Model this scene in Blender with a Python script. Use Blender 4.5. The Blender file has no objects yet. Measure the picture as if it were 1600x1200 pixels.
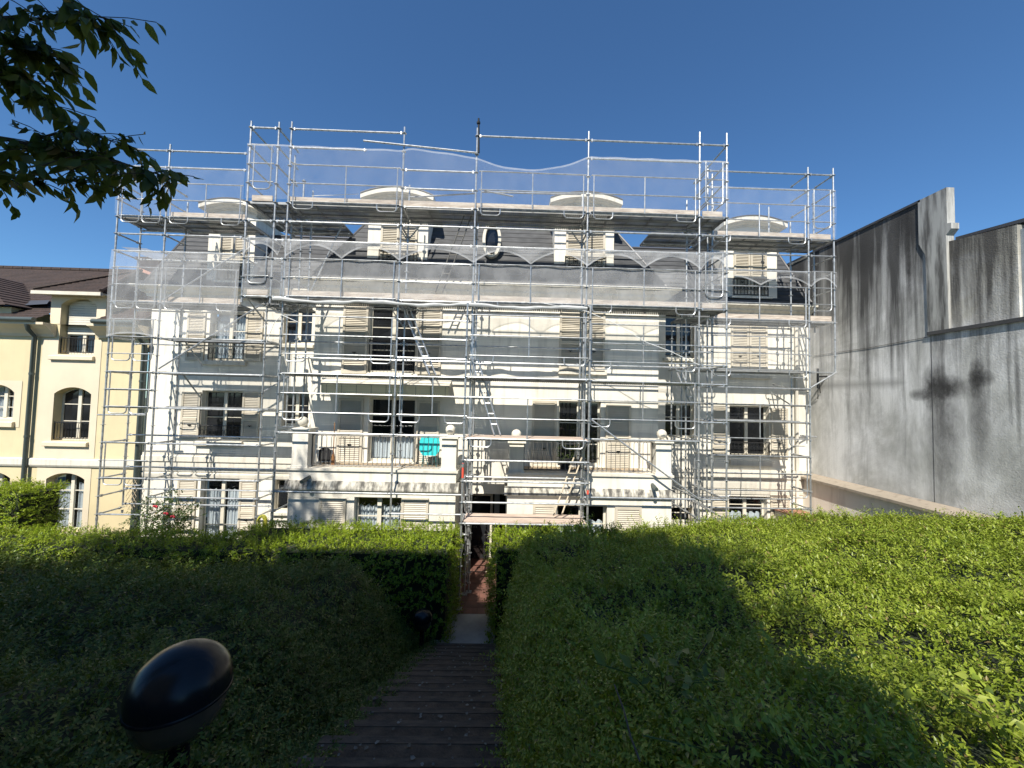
import bpy, bmesh, math, random
import numpy as np
from mathutils import Vector, Matrix
random.seed(7)
RNG = np.random.default_rng(11)
S = bpy.context.scene
COL = S.collection

# ------------------------------------------------------------------ camera
F = 600.0                                   # focal length in photo pixels (1600 wide)
PITCH, ROLL, YAW = math.radians(2.42), math.radians(1.38), math.radians(1.2)
ZC = 5.03                                   # eye height above the building's ground
_f = np.array([math.sin(YAW)*math.cos(PITCH), math.cos(YAW)*math.cos(PITCH), math.sin(PITCH)])
_r0 = np.cross(_f, [0, 0, 1]); _r0 /= np.linalg.norm(_r0); _u0 = np.cross(_r0, _f)
_r = _r0*math.cos(ROLL) + _u0*math.sin(ROLL); _u = -_r0*math.sin(ROLL) + _u0*math.cos(ROLL)
cam_d = bpy.data.cameras.new('camera'); cam = bpy.data.objects.new('camera', cam_d); COL.objects.link(cam)
cam_d.sensor_width = 36; cam_d.lens = 36*F/1600; cam_d.clip_end = 2000; cam_d.clip_start = 0.05
m = Matrix.Identity(4)
for i in range(3):
    m[i][0] = _r[i]; m[i][1] = _u[i]; m[i][2] = -_f[i]
m[2][3] = ZC
cam.matrix_world = m
S.camera = cam

# ------------------------------------------------------------------ light
AZ = math.radians(17); EL = math.radians(48.2)
SUN_DIR = Vector((math.sin(AZ)*math.cos(EL), math.cos(AZ)*math.cos(EL), -math.sin(EL)))
sd = bpy.data.lights.new('sun', 'SUN'); sun = bpy.data.objects.new('sun', sd); COL.objects.link(sun)
sd.energy = 5.0; sd.angle = math.radians(0.5); sd.color = (1.0, 0.94, 0.83)
sun.rotation_euler = SUN_DIR.to_track_quat('-Z', 'Y').to_euler()
sun.location = (0, -20, 40)
W = bpy.data.worlds.new('World'); S.world = W; W.use_nodes = True
wn = W.node_tree.nodes; wl = W.node_tree.links
sky = wn.new('ShaderNodeTexSky'); sky.sky_type = 'NISHITA'; sky.sun_disc = False
sky.sun_elevation = EL; sky.sun_rotation = math.pi + AZ; sky.air_density = 1.0; sky.dust_density = 0.0; sky.ozone_density = 4.5
bg = wn['Background']; bg.inputs['Strength'].default_value = 0.082
tint = wn.new('ShaderNodeMix'); tint.data_type = 'RGBA'; tint.blend_type = 'MULTIPLY'; tint.inputs[0].default_value = 1.0
tint.inputs[7].default_value = (.66, .94, 1.12, 1)      # the clear deep blue of this afternoon's sky
wl.new(sky.outputs[0], tint.inputs[6]); wl.new(tint.outputs[2], bg.inputs['Color'])
S.view_settings.view_transform = 'Standard'; S.view_settings.look = 'None'
S.view_settings.exposure = 0.65; S.view_settings.gamma = 1.0
S.render.engine = 'CYCLES'

# ------------------------------------------------------------------ helpers
def ray(px, py): return _f + _r*(px-800)/F - _u*(py-600)/F
def at(px, py, Y):
    d = ray(px, py); t = Y/d[1]
    return d[0]*t, Y, d[2]*t + ZC
def atx(px, py, X):
    d = ray(px, py); t = X/d[0]
    return X, d[1]*t, d[2]*t + ZC
def RC(px0, px1, py0, py1, Y):              # a photo rectangle measured on the plane y = Y: x0, x1, z0, z1
    ym, xm = (py0+py1)/2, (px0+px1)/2
    return at(px0, ym, Y)[0], at(px1, ym, Y)[0], at(xm, py1, Y)[2], at(xm, py0, Y)[2]
def zat(px, py, Y): return at(px, py, Y)[2]
def xat(px, py, Y): return at(px, py, Y)[0]

class MB:
    def __init__(self): self.v = []; self.f = []
    def quad(self, a, b, c, d):
        n = len(self.v); self.v += [tuple(a), tuple(b), tuple(c), tuple(d)]; self.f.append((n, n+1, n+2, n+3)); return self
    def poly(self, pts):
        n = len(self.v); self.v += [tuple(p) for p in pts]; self.f.append(tuple(range(n, n+len(pts)))); return self
    def box(self, x0, x1, y0, y1, z0, z1):
        n = len(self.v)
        self.v += [(x, y, z) for z in (z0, z1) for y in (y0, y1) for x in (x0, x1)]
        for q in ((0, 2, 3, 1), (4, 5, 7, 6), (0, 1, 5, 4), (2, 6, 7, 3), (0, 4, 6, 2), (1, 3, 7, 5)):
            self.f.append(tuple(n+i for i in q))
        return self
    def path(self, pts, r, n=8, closed=False, caps=True):
        pts = [Vector(p) for p in pts]; N = len(pts); base = len(self.v)
        rs = r if isinstance(r, (list, tuple)) else [r]*N
        prev = None
        for i, p in enumerate(pts):
            if closed: t = (pts[(i+1) % N] - pts[i-1])
            else: t = pts[min(i+1, N-1)] - pts[max(i-1, 0)]
            t.normalize()
            if prev is None:
                a = Vector((0, 0, 1)) if abs(t.z) < 0.9 else Vector((1, 0, 0))
                s = t.cross(a).normalized()
            else:
                s = (prev - t*prev.dot(t)).normalized()
            prev = s; b = t.cross(s)
            for k in range(n):
                an = 2*math.pi*k/n
                self.v.append(tuple(p + (s*math.cos(an) + b*math.sin(an))*rs[i]))
        segs = N if closed else N-1
        for i in range(segs):
            j = (i+1) % N
            for k in range(n):
                k2 = (k+1) % n
                self.f.append((base+i*n+k, base+i*n+k2, base+j*n+k2, base+j*n+k))
        if caps and not closed:
            self.f.append(tuple(base+k for k in range(n))[::-1]); self.f.append(tuple(base+(N-1)*n+k for k in range(n)))
        return self
    def tube(self, a, b, r, n=8): return self.path([a, b], r, n)
    def prism(self, prof, axis, a0, a1):     # extrude a closed 2-D profile along an axis ('x': (y,z), 'y': (x,z), 'z': (x,y))
        def p3(p, a): return {'x': (a, p[0], p[1]), 'y': (p[0], a, p[1]), 'z': (p[0], p[1], a)}[axis]
        n = len(self.v); N = len(prof)
        self.v += [p3(p, a0) for p in prof] + [p3(p, a1) for p in prof]
        for i in range(N):
            j = (i+1) % N; self.f.append((n+i, n+j, n+N+j, n+N+i))
        self.f.append(tuple(range(n, n+N))[::-1]); self.f.append(tuple(range(n+N, n+2*N)))
        return self
    def lathe(self, c, prof, n=20):          # prof: (r, z) upwards
        b = len(self.v); N = len(prof)
        for r, z in prof:
            for k in range(n):
                an = 2*math.pi*k/n
                self.v.append((c[0]+r*math.cos(an), c[1]+r*math.sin(an), c[2]+z))
        for i in range(N-1):
            for k in range(n):
                k2 = (k+1) % n
                self.f.append((b+i*n+k, b+i*n+k2, b+(i+1)*n+k2, b+(i+1)*n+k))
        self.f.append(tuple(b+k for k in range(n))[::-1]); self.f.append(tuple(b+(N-1)*n+k for k in range(n)))
        return self
    def sphere(self, c, r, n=16, sz=1.0):
        return self.lathe(c, [(max(r*math.sin(math.pi*i/10), .001), -r*sz*math.cos(math.pi*i/10)) for i in range(11)], n)
    def build(self, name, mat, parent=None, smooth=False, origin=None, normals=True):
        me = bpy.data.meshes.new(name)
        o0 = Vector(origin) if origin is not None else Vector((0, 0, 0))
        root = parent
        while root is not None and root.parent is not None: root = root.parent
        if root is not None: o0 = root.location.copy()
        me.from_pydata([(x-o0.x, y-o0.y, z-o0.z) for x, y, z in self.v], [], self.f)
        if normals:
            bm = bmesh.new(); bm.from_mesh(me); bmesh.ops.recalc_face_normals(bm, faces=bm.faces); bm.to_mesh(me); bm.free()
        if smooth:
            me.polygons.foreach_set('use_smooth', [True]*len(me.polygons))
            try: me.set_sharp_from_angle(angle=math.radians(40))
            except Exception: pass
        ob = bpy.data.objects.new(name, me); COL.objects.link(ob)
        me.materials.append(mat)
        if parent is not None:
            ob.parent = parent
        else: ob.location = o0
        return ob

def tag(o, label=None, cat=None, group=None, kind=None):
    if label: o['label'] = label
    if cat: o['category'] = cat
    if group: o['group'] = group
    if kind: o['kind'] = kind
    return o
def thing(name, label, cat, loc=(0, 0, 0), group=None):
    o = bpy.data.objects.new(name, None); COL.objects.link(o); o.location = loc
    o.empty_display_size = .2
    return tag(o, label, cat, group)

# ------------------------------------------------------------------ materials
def newmat(name):
    mt = bpy.data.materials.new(name); mt.use_nodes = True
    nt = mt.node_tree
    return mt, nt.nodes, nt.links, nt.nodes['Principled BSDF']
def noise(n, l, scale, detail=4, stretch=(1, 1, 1), rough=.6, dist=0.0):
    g = n.new('ShaderNodeNewGeometry'); mp = n.new('ShaderNodeMapping'); mp.inputs['Scale'].default_value = stretch
    t = n.new('ShaderNodeTexNoise'); t.inputs['Scale'].default_value = scale; t.inputs['Detail'].default_value = detail
    t.inputs['Roughness'].default_value = rough; t.inputs['Distortion'].default_value = dist
    l.new(g.outputs['Position'], mp.inputs['Vector']); l.new(mp.outputs[0], t.inputs['Vector'])
    return t.outputs['Fac']
def ramp(n, l, fac, stops):
    r = n.new('ShaderNodeValToRGB'); e = r.color_ramp.elements
    while len(e) < len(stops): e.new(0.5)
    for x, (p, c) in zip(e, stops):
        x.position = p; x.color = (*c, 1) if len(c) == 3 else c
    l.new(fac, r.inputs[0]); return r.outputs[0]
def mixc(n, l, fac, a, b, mode='MIX'):
    mx = n.new('ShaderNodeMix'); mx.data_type = 'RGBA'; mx.blend_type = mode
    for s, val in ((0, fac), (6, a), (7, b)):
        if hasattr(val, 'links') or hasattr(val, 'is_linked'): l.new(val, mx.inputs[s])
        else: mx.inputs[s].default_value = val if s == 0 else ((*val, 1) if len(val) == 3 else val)
    return mx.outputs[2]
def addbump(n, l, b, fac, strength=.3, dist=.01):
    bp = n.new('ShaderNodeBump'); bp.inputs['Strength'].default_value = strength; bp.inputs['Distance'].default_value = dist
    l.new(fac, bp.inputs['Height']); l.new(bp.outputs[0], b.inputs['Normal'])
def mat(name, col, rough=.8, metal=0.0, col2=None, scale=3.0, stretch=(1, 1, 1), bump=0.0, bscale=60, lo=.35, hi=.65, detail=5, spec=None):
    mt, n, l, b = newmat(name)
    b.inputs['Roughness'].default_value = rough; b.inputs['Metallic'].default_value = metal
    if spec is not None: b.inputs['Specular IOR Level'].default_value = spec
    if col2 is None: col2 = tuple(c*.82 for c in col)
    fac = noise(n, l, scale, detail, stretch)
    l.new(ramp(n, l, fac, [(lo, col2), (hi, col)]), b.inputs['Base Color'])
    if bump: addbump(n, l, b, noise(n, l, bscale, 3), bump)
    return mt

M = {}
def stucco(name, col, dirt, amount=.5, lo=.52, hi=.80):
    mt, n, l, b = newmat(name); b.inputs['Roughness'].default_value = .9
    big = noise(n, l, .55, 5); streak = noise(n, l, 2.2, 5, (3.0, 3.0, .35)); fine = noise(n, l, 40, 3)
    c1 = ramp(n, l, big, [(.32, tuple(c*.84 for c in col)), (.66, col)])
    f = ramp(n, l, streak, [(lo, (0, 0, 0)), (hi, (amount,)*3)])
    c2 = mixc(n, l, f, c1, dirt)
    l.new(c2, b.inputs['Base Color']); addbump(n, l, b, fine, .25, .004)
    return mt
M['white'] = stucco('white_stucco', (.79, .75, .66), (.42, .39, .33), .55, .50, .76)
M['yellow'] = stucco('yellow_stucco', (.645, .55, .345), (.47, .40, .26), .3)
M['cream'] = stucco('cream_render', (.69, .60, .45), (.55, .50, .40), .35)
M['stone'] = stucco('pale_stone', (.70, .66, .57), (.36, .33, .28), .6, .48, .72)
M['ledge'] = stucco('stained_ledge', (.60, .57, .49), (.10, .095, .085), 1.0, .40, .60)
M['shutter'] = mat('cream_shutter_paint', (.55, .50, .41), .55, scale=2, col2=(.47, .42, .33), bump=.05)
M['frame'] = mat('cream_window_paint', (.70, .65, .54), .5, scale=3)
M['slate'] = mat('grey_slate', (.075, .077, .081), .75, col2=(.038, .040, .043), scale=1.6, stretch=(1.5, 1.5, 4), bump=.15, bscale=14)
M['zinc'] = mat('zinc_sheet', (.42, .47, .52), .42, .55, col2=(.30, .34, .38), scale=2)
M['lead'] = mat('dark_lead', (.09, .09, .095), .5, .4)
M['glass'] = None
M['iron'] = mat('black_wrought_iron', (.02, .021, .022), .45, .3)
M['coping'] = stucco('weathered_coping', (.34, .29, .23), (.12, .10, .08), .9)
M['pilaster'] = stucco('pale_grey_render', (.43, .43, .41), (.07, .068, .065), .9, .42, .64)
M['greyiron'] = mat('grey_painted_iron', (.17, .165, .155), .5, .4)
M['gutter'] = mat('dark_green_pipe_paint', (.075, .095, .092), .45, .2)
M['steel'] = mat('galvanised_steel', (.50, .515, .525), .40, .65, col2=(.27, .285, .29), scale=9, lo=.3, hi=.6, bump=.04)
M['plank'] = mat('weathered_toe_board', (.60, .53, .45), .85, col2=(.34, .28, .23), scale=3.0, stretch=(1, 1, 6), bump=.2, bscale=30)
M['planklight'] = mat('pale_timber_deck', (.58, .47, .39), .8, col2=(.40, .31, .25), scale=2.5, stretch=(1, 6, 6), bump=.2, bscale=30)
M['alu'] = mat('aluminium', (.62, .63, .64), .35, .7, scale=6)
M['orange'] = mat('red_tape', (.75, .10, .06), .5)
M['ladder'] = mat('pale_ladder_wood', (.66, .56, .42), .6)
M['terracotta'] = mat('terracotta_tile', (.42, .20, .13), .8, col2=(.30, .15, .11), scale=5, bump=.2, bscale=20)
M['tilefloor'] = mat('red_brown_floor_tile', (.19, .088, .066), .6, col2=(.11, .058, .046), scale=4)
M['balconytile'] = mat('buff_balcony_tile', (.50, .40, .28), .8, col2=(.30, .23, .16), scale=9)
M['concrete'] = mat('pale_concrete', (.46, .44, .39), .9, col2=(.31, .295, .265), scale=2, bump=.2)
M['stair'] = mat('worn_stair_aggregate', (.135, .088, .054), .95, col2=(.060, .040, .026), scale=6, bump=.6, bscale=45)
M['nosing'] = mat('weathered_step_edge', (.14, .094, .060), .9, col2=(.065, .045, .030), scale=5, stretch=(1, 4, 4), bump=.4, bscale=30)
M['soil'] = mat('dark_soil', (.045, .036, .026), .95, col2=(.025, .02, .015), scale=5, bump=.6, bscale=20)
M['bankdark'] = mat('shaded_undergrowth', (.022, .034, .012), .95, col2=(.012, .018, .007), scale=6, bump=.5, bscale=15)  # near-black green that carries the shade under the leaves in its colour
M['lawn'] = mat('rough_ground', (.07, .08, .04), .95, col2=(.05, .05, .03), scale=.6)
M['bark'] = mat('tree_bark', (.085, .066, .05), .9, col2=(.045, .036, .028), scale=5, stretch=(3, 3, .6), bump=.6, bscale=20)
M['blackplastic'] = mat('glossy_black_lamp_shell', (.010, .010, .012), .26, 0, col2=(.008, .008, .010), scale=4, spec=.3)
M['smoke'] = mat('smoked_amber_lens', (.10, .075, .05), .15, col2=(.05, .04, .03), scale=3)
M['teal'] = mat('turquoise_lacquer', (.045, .60, .62), .4, col2=(.04, .52, .55), scale=2)
M['tealdark'] = mat('dark_teal_lacquer', (.015, .16, .17), .45)
M['hose'] = mat('yellow_hose', (.70, .66, .08), .5)
M['dark'] = mat('dark_interior', (.012, .011, .010), .9)
M['blackcloth'] = mat('black_fabric', (.02, .02, .023), .8)
M['wood'] = mat('varnished_wood', (.30, .15, .06), .5, col2=(.20, .09, .04), stretch=(4, 4, .6), scale=4)
M['curtain'] = mat('grey_white_curtain', (.66, .68, .72), .9, col2=(.52, .55, .60), scale=3, stretch=(5, 1, .5))
M['blind'] = mat('pale_roller_blind', (.70, .66, .56), .7, scale=2)
M['pink'] = mat('pink_render_chimney', (.52, .26, .19), .9, col2=(.42, .22, .17), scale=3)
M['rope'] = mat('white_rope', (.80, .80, .78), .8)
M['rollednet'] = mat('rolled_white_mesh', (.52, .53, .53), .8, col2=(.36, .37, .37), scale=6, stretch=(1, 1, 5))
M['rose'] = mat('red_rose_petals', (.55, .03, .05), .6)
M['redcloth'] = mat('red_fabric', (.45, .03, .05), .7)
M['doorgrey'] = mat('grey_door_paint', (.22, .25, .28), .4)
M['lattice'] = mat('pale_trellis_wood', (.55, .46, .33), .8)

def glassmat():
    mt, n, l, b = newmat('window_glass')
    b.inputs['Roughness'].default_value = .04; b.inputs['Specular IOR Level'].default_value = .6
    f = noise(n, l, .9, 2)
    l.new(ramp(n, l, f, [(.35, (.008, .009, .011)), (.7, (.022, .024, .028))]), b.inputs['Base Color'])
    addbump(n, l, b, noise(n, l, 1.6, 1), .12, .02)
    return mt
M['glass'] = glassmat()
def clearglass():
    mt, n, l, b = newmat('clear_window_glass')
    out = n['Material Output']; tr = n.new('ShaderNodeBsdfTransparent'); tr.inputs[0].default_value = (.86, .9, .9, 1)
    gl = n.new('ShaderNodeBsdfGlossy'); gl.inputs['Roughness'].default_value = .03
    mx = n.new('ShaderNodeMixShader'); mx.inputs[0].default_value = .07
    l.new(tr.outputs[0], mx.inputs[1]); l.new(gl.outputs[0], mx.inputs[2]); l.new(mx.outputs[0], out.inputs[0])
    return mt
M['clearglass'] = clearglass()
def netmat(name, a):
    mt, n, l, b = newmat(name)
    out = n['Material Output']; tr = n.new('ShaderNodeBsdfTransparent')
    df = n.new('ShaderNodeBsdfDiffuse'); df.inputs[0].default_value = (.80, .81, .83, 1)
    tl = n.new('ShaderNodeBsdfTranslucent'); tl.inputs[0].default_value = (.75, .77, .8, 1)
    m1 = n.new('ShaderNodeMixShader'); m1.inputs[0].default_value = .4
    l.new(df.outputs[0], m1.inputs[1]); l.new(tl.outputs[0], m1.inputs[2])
    f = noise(n, l, 2.2, 3, (1, 1, .7))
    mr = n.new('ShaderNodeMapRange'); mr.inputs[3].default_value = a*.75; mr.inputs[4].default_value = a*1.25
    mr.inputs[1].default_value = .3; mr.inputs[2].default_value = .7
    l.new(f, mr.inputs[0])
    m2 = n.new('ShaderNodeMixShader'); l.new(mr.outputs[0], m2.inputs[0])
    l.new(tr.outputs[0], m2.inputs[1]); l.new(m1.outputs[0], m2.inputs[2]); l.new(m2.outputs[0], out.inputs[0])
    return mt
M['net'] = netmat('white_debris_net', .125)
M['netthick'] = netmat('dense_white_net', .29)
M['nethem'] = netmat('doubled_net_hem', .34)
def deckmat():
    mt, n, l, b = newmat('perforated_steel_deck')
    out = n['Material Output']
    b.inputs['Roughness'].default_value = .55; b.inputs['Metallic'].default_value = .35
    l.new(ramp(n, l, noise(n, l, 3, 4), [(.35, (.26, .265, .27)), (.65, (.40, .41, .415))]), b.inputs['Base Color'])
    g = n.new('ShaderNodeNewGeometry'); sp = n.new('ShaderNodeSeparateXYZ'); l.new(g.outputs['Position'], sp.inputs[0])
    def cell(o, p):
        a = n.new('ShaderNodeMath'); a.operation = 'DIVIDE'; a.inputs[1].default_value = p; l.new(o, a.inputs[0])
        c = n.new('ShaderNodeMath'); c.operation = 'FRACT'; l.new(a.outputs[0], c.inputs[0])
        d = n.new('ShaderNodeMath'); d.operation = 'SUBTRACT'; d.inputs[1].default_value = .5; l.new(c.outputs[0], d.inputs[0])
        e = n.new('ShaderNodeMath'); e.operation = 'POWER'; e.inputs[1].default_value = 2; l.new(d.outputs[0], e.inputs[0])
        return e.outputs[0]
    s = n.new('ShaderNodeMath'); s.operation = 'ADD'; l.new(cell(sp.outputs[0], .06), s.inputs[0]); l.new(cell(sp.outputs[1], .06), s.inputs[1])
    lt = n.new('ShaderNodeMath'); lt.operation = 'LESS_THAN'; lt.inputs[1].default_value = .016; l.new(s.outputs[0], lt.inputs[0])
    tr = n.new('ShaderNodeBsdfTransparent'); mx = n.new('ShaderNodeMixShader')
    l.new(lt.outputs[0], mx.inputs[0]); l.new(b.outputs[0], mx.inputs[1]); l.new(tr.outputs[0], mx.inputs[2]); l.new(mx.outputs[0], out.inputs[0])
    return mt
M['deck'] = deckmat()
def tilemat(name, c1, c2, rows):
    mt, n, l, b = newmat(name); b.inputs['Roughness'].default_value = .8
    f = noise(n, l, 2.2, 5); f2 = noise(n, l, 18, 2)
    c = ramp(n, l, f, [(.3, c1), (.7, c2)])
    c = mixc(n, l, ramp(n, l, f2, [(.45, (0, 0, 0)), (.7, (.5, .5, .5))]), c, tuple(x*1.7 for x in c2))
    l.new(c, b.inputs['Base Color']); addbump(n, l, b, noise(n, l, 25, 2), .5, .02)
    return mt
M['rooftile'] = tilemat('brown_flat_roof_tile', (.022, .014, .012), (.046, .028, .022), 3)
def stripemat():
    mt, n, l, b = newmat('striped_awning_cloth'); b.inputs['Roughness'].default_value = .9
    g = n.new('ShaderNodeNewGeometry'); sp = n.new('ShaderNodeSeparateXYZ'); l.new(g.outputs['Position'], sp.inputs[0])
    a = n.new('ShaderNodeMath'); a.operation = 'DIVIDE'; a.inputs[1].default_value = .42; l.new(sp.outputs[0], a.inputs[0])
    c = n.new('ShaderNodeMath'); c.operation = 'FRACT'; l.new(a.outputs[0], c.inputs[0])
    l.new(ramp(n, l, c.outputs[0], [(.02, (.30, .28, .22)), (.07, (.68, .63, .46))]), b.inputs['Base Color'])
    return mt
M['awning'] = stripemat()
XW = 10.62
def greywall(name, base, dark, seed, blot=()):
    mt, n, l, b = newmat(name); b.inputs['Roughness'].default_value = .95
    g = n.new('ShaderNodeNewGeometry'); sp = n.new('ShaderNodeSeparateXYZ'); l.new(g.outputs['Position'], sp.inputs[0])
    big = noise(n, l, .42, 6, (1, 1, .8), .65, .8); mid = noise(n, l, 1.3, 7, (1, 1.2, .5), .72, .5)
    streak = noise(n, l, 1.7, 7, (1, 1.9, .10), .66); thin = noise(n, l, 9, 5, (1, 1.6, .05), .7); fine = noise(n, l, 30, 4)
    c = ramp(n, l, big, [(.30, tuple(x*.52 for x in base)), (.47, base), (.64, tuple(min(.8, x*1.6) for x in base))])
    c = mixc(n, l, ramp(n, l, mid, [(.42, (0, 0, 0)), (.70, (.75, .75, .75))]), c, tuple(x*.50 for x in base))
    c = mixc(n, l, ramp(n, l, thin, [(.45, (0, 0, 0)), (.75, (.30, .30, .30))]), c, tuple(x*.5 for x in base))
    # run-off stains below the coping: long dark tongues
    mr = n.new('ShaderNodeMapRange'); mr.inputs[1].default_value = 4.2; mr.inputs[2].default_value = 10.2
    mr.inputs[3].default_value = -.14; mr.inputs[4].default_value = .25
    l.new(sp.outputs[2], mr.inputs[0])
    ad = n.new('ShaderNodeMath'); ad.operation = 'ADD'; l.new(streak, ad.inputs[0]); l.new(mr.outputs[0], ad.inputs[1])
    c = mixc(n, l, ramp(n, l, ad.outputs[0], [(.46, (0, 0, 0)), (.70, (.92, .92, .92))]), c, dark)
    lw = n.new('ShaderNodeMapRange'); lw.inputs[1].default_value = 2.0; lw.inputs[2].default_value = 7.5; lw.inputs[3].default_value = .12; lw.inputs[4].default_value = -.12
    l.new(sp.outputs[2], lw.inputs[0]); pale = noise(n, l, .8, 5, (1, 1, .55), .6, .4)
    ad2 = n.new('ShaderNodeMath'); ad2.operation = 'ADD'; l.new(pale, ad2.inputs[0]); l.new(lw.outputs[0], ad2.inputs[1])
    c = mixc(n, l, ramp(n, l, ad2.outputs[0], [(.56, (0, 0, 0)), (.78, (.6, .6, .6))]), c, tuple(min(.75, x*1.5) for x in base))
    fl = n.new('ShaderNodeMath'); fl.operation = 'SUBTRACT'; fl.inputs[1].default_value = 5.75; l.new(sp.outputs[2], fl.inputs[0])
    fa = n.new('ShaderNodeMath'); fa.operation = 'ABSOLUTE'; l.new(fl.outputs[0], fa.inputs[0])
    fm = n.new('ShaderNodeMath'); fm.operation = 'MULTIPLY_ADD'; fm.inputs[1].default_value = .35; l.new(mid, fm.inputs[0])
    yl = n.new('ShaderNodeMapRange'); yl.inputs[1].default_value = 9.3; yl.inputs[2].default_value = 10.1; yl.inputs[3].default_value = .6; yl.inputs[4].default_value = 0.0
    l.new(sp.outputs[1], yl.inputs[0]); fb = n.new('ShaderNodeMath'); fb.operation = 'ADD'; l.new(fa.outputs[0], fb.inputs[0]); l.new(yl.outputs[0], fb.inputs[1]); l.new(fb.outputs[0], fm.inputs[2])
    c = mixc(n, l, ramp(n, l, fm.outputs[0], [(.16, (.55, .55, .55)), (.34, (0, 0, 0))]), c, tuple(x*.35 for x in base))
    ragged = noise(n, l, 5.5, 6, (1, 1, .6), .75)
    for (y, z, ry, rz, k_) in blot:
        def term(o, c0, r):
            a = n.new('ShaderNodeMath'); a.operation = 'SUBTRACT'; a.inputs[1].default_value = c0; l.new(o, a.inputs[0])
            d = n.new('ShaderNodeMath'); d.operation = 'DIVIDE'; d.inputs[1].default_value = r; l.new(a.outputs[0], d.inputs[0])
            e = n.new('ShaderNodeMath'); e.operation = 'POWER'; e.inputs[1].default_value = 2; l.new(d.outputs[0], e.inputs[0]); return e.outputs[0]
        s = n.new('ShaderNodeMath'); s.operation = 'ADD'; l.new(term(sp.outputs[1], y, ry), s.inputs[0]); l.new(term(sp.outputs[2], z, rz), s.inputs[1])
        s2 = n.new('ShaderNodeMath'); s2.operation = 'MULTIPLY_ADD'; s2.inputs[1].default_value = .9; l.new(mid, s2.inputs[0]); l.new(s.outputs[0], s2.inputs[2])
        s4 = n.new('ShaderNodeMath'); s4.operation = 'MULTIPLY_ADD'; s4.inputs[1].default_value = 1.9; l.new(ragged, s4.inputs[0]); l.new(s2.outputs[0], s4.inputs[2]); s5 = n.new('ShaderNodeMath'); s5.operation = 'SUBTRACT'; s5.inputs[1].default_value = .65; l.new(s4.outputs[0], s5.inputs[0]); s2 = s5
        s3 = n.new('ShaderNodeMath'); s3.operation = 'MULTIPLY'; s3.inputs[1].default_value = .33; l.new(s2.outputs[0], s3.inputs[0])
        c = mixc(n, l, ramp(n, l, s3.outputs[0], [(.20, (.92*k_,)*3), (.42, (.58*k_,)*3), (.86, (0, 0, 0))]), c, dark)
    l.new(c, b.inputs['Base Color'])
    addbump(n, l, b, fine, .6, .012)
    return mt
def leafmat(name, c1, c2, c3, trans=.3, gloss=.45):
    mt, n, l, b = newmat(name); out = n['Material Output']
    g = n.new('ShaderNodeNewGeometry')
    c = ramp(n, l, g.outputs['Random Per Island'], [(0, c1), (.5, c2), (.955, c3), (.97, (.26, .19, .07)), (1, (.30, .22, .10))])
    c = mixc(n, l, ramp(n, l, noise(n, l, 1.1, 4), [(.45, (0, 0, 0)), (.70, (.45, .45, .45))]), c, c1)
    b.inputs['Roughness'].default_value = gloss; b.inputs['Specular IOR Level'].default_value = .35
    l.new(c, b.inputs['Base Color'])
    tl = n.new('ShaderNodeBsdfTranslucent'); l.new(mixc(n, l, .6, c, (.16, .20, .02), 'MIX'), tl.inputs[0])
    mx = n.new('ShaderNodeMixShader'); mx.inputs[0].default_value = trans
    l.new(b.outputs[0], mx.inputs[1]); l.new(tl.outputs[0], mx.inputs[2]); l.new(mx.outputs[0], out.inputs[0])
    return mt
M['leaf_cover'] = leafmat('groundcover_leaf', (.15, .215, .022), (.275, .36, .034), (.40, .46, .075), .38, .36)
M['leaf_shade'] = leafmat('shaded_groundcover_leaf', (.055, .095, .018), (.095, .15, .026), (.15, .20, .038), .32, .42)  # darker copy of the groundcover leaf, with shade put into its colour
M['leaf_hedge'] = leafmat('clipped_hedge_leaf', (.15, .235, .012), (.27, .37, .020), (.38, .46, .042), .40, .34)
M['leaf_tree'] = leafmat('tree_leaf', (.035, .062, .014), (.060, .095, .022), (.095, .135, .032), .42, .45)
M['leaf_rose'] = leafmat('rose_leaf', (.03, .06, .015), (.05, .09, .02), (.09, .13, .03), .3, .5)
# ------------------------------------------------------------------ terrain
PX0, PX1 = -1.30, .13                       # the path and stairs
Y_ST = 7.86                                 # foot of the stairs
KST = .467
def stair_z(y): return max(0.0, KST*(Y_ST-y))
def smooth(t):
    t = min(1, max(0, t)); return t*t*(3-2*t)
def dip(y): return smooth((y-6.6)/1.5)
def bank_top_r(x, y): return .05*max(0, x-4) - 1.0*dip(y)*(1-smooth((x-1.2)/2.2)) + ZC-.78-.247*y + .09*math.sin(x*1.7+y*.9)+.07*math.sin(y*2.3-x*.8) + .015*max(0, x-3)
def bank_top_l(x, y): return -.9*dip(y) + ZC-.95-.30*y + .07*math.sin(x*1.5-y*1.1)+.06*math.sin(y*2.6+x)
def bank_r(x, y):
    s = smooth((x-PX1+.04)/.55); b = stair_z(y)
    return b + (max(bank_top_r(x, y), b+.15)-b)*(s**.55)
def bank_l(x, y):
    s = smooth((PX0-.22-x)/1.15); b = stair_z(y)
    z = b + (max(bank_top_l(x, y), b+.12)-b)*(s**.7)
    return z
def ground_z(x, y):
    return 0.0 if y > Y_ST+.2 else min(3.75, max(0, KST*(Y_ST+.2-y))*1.0)-.05

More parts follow.
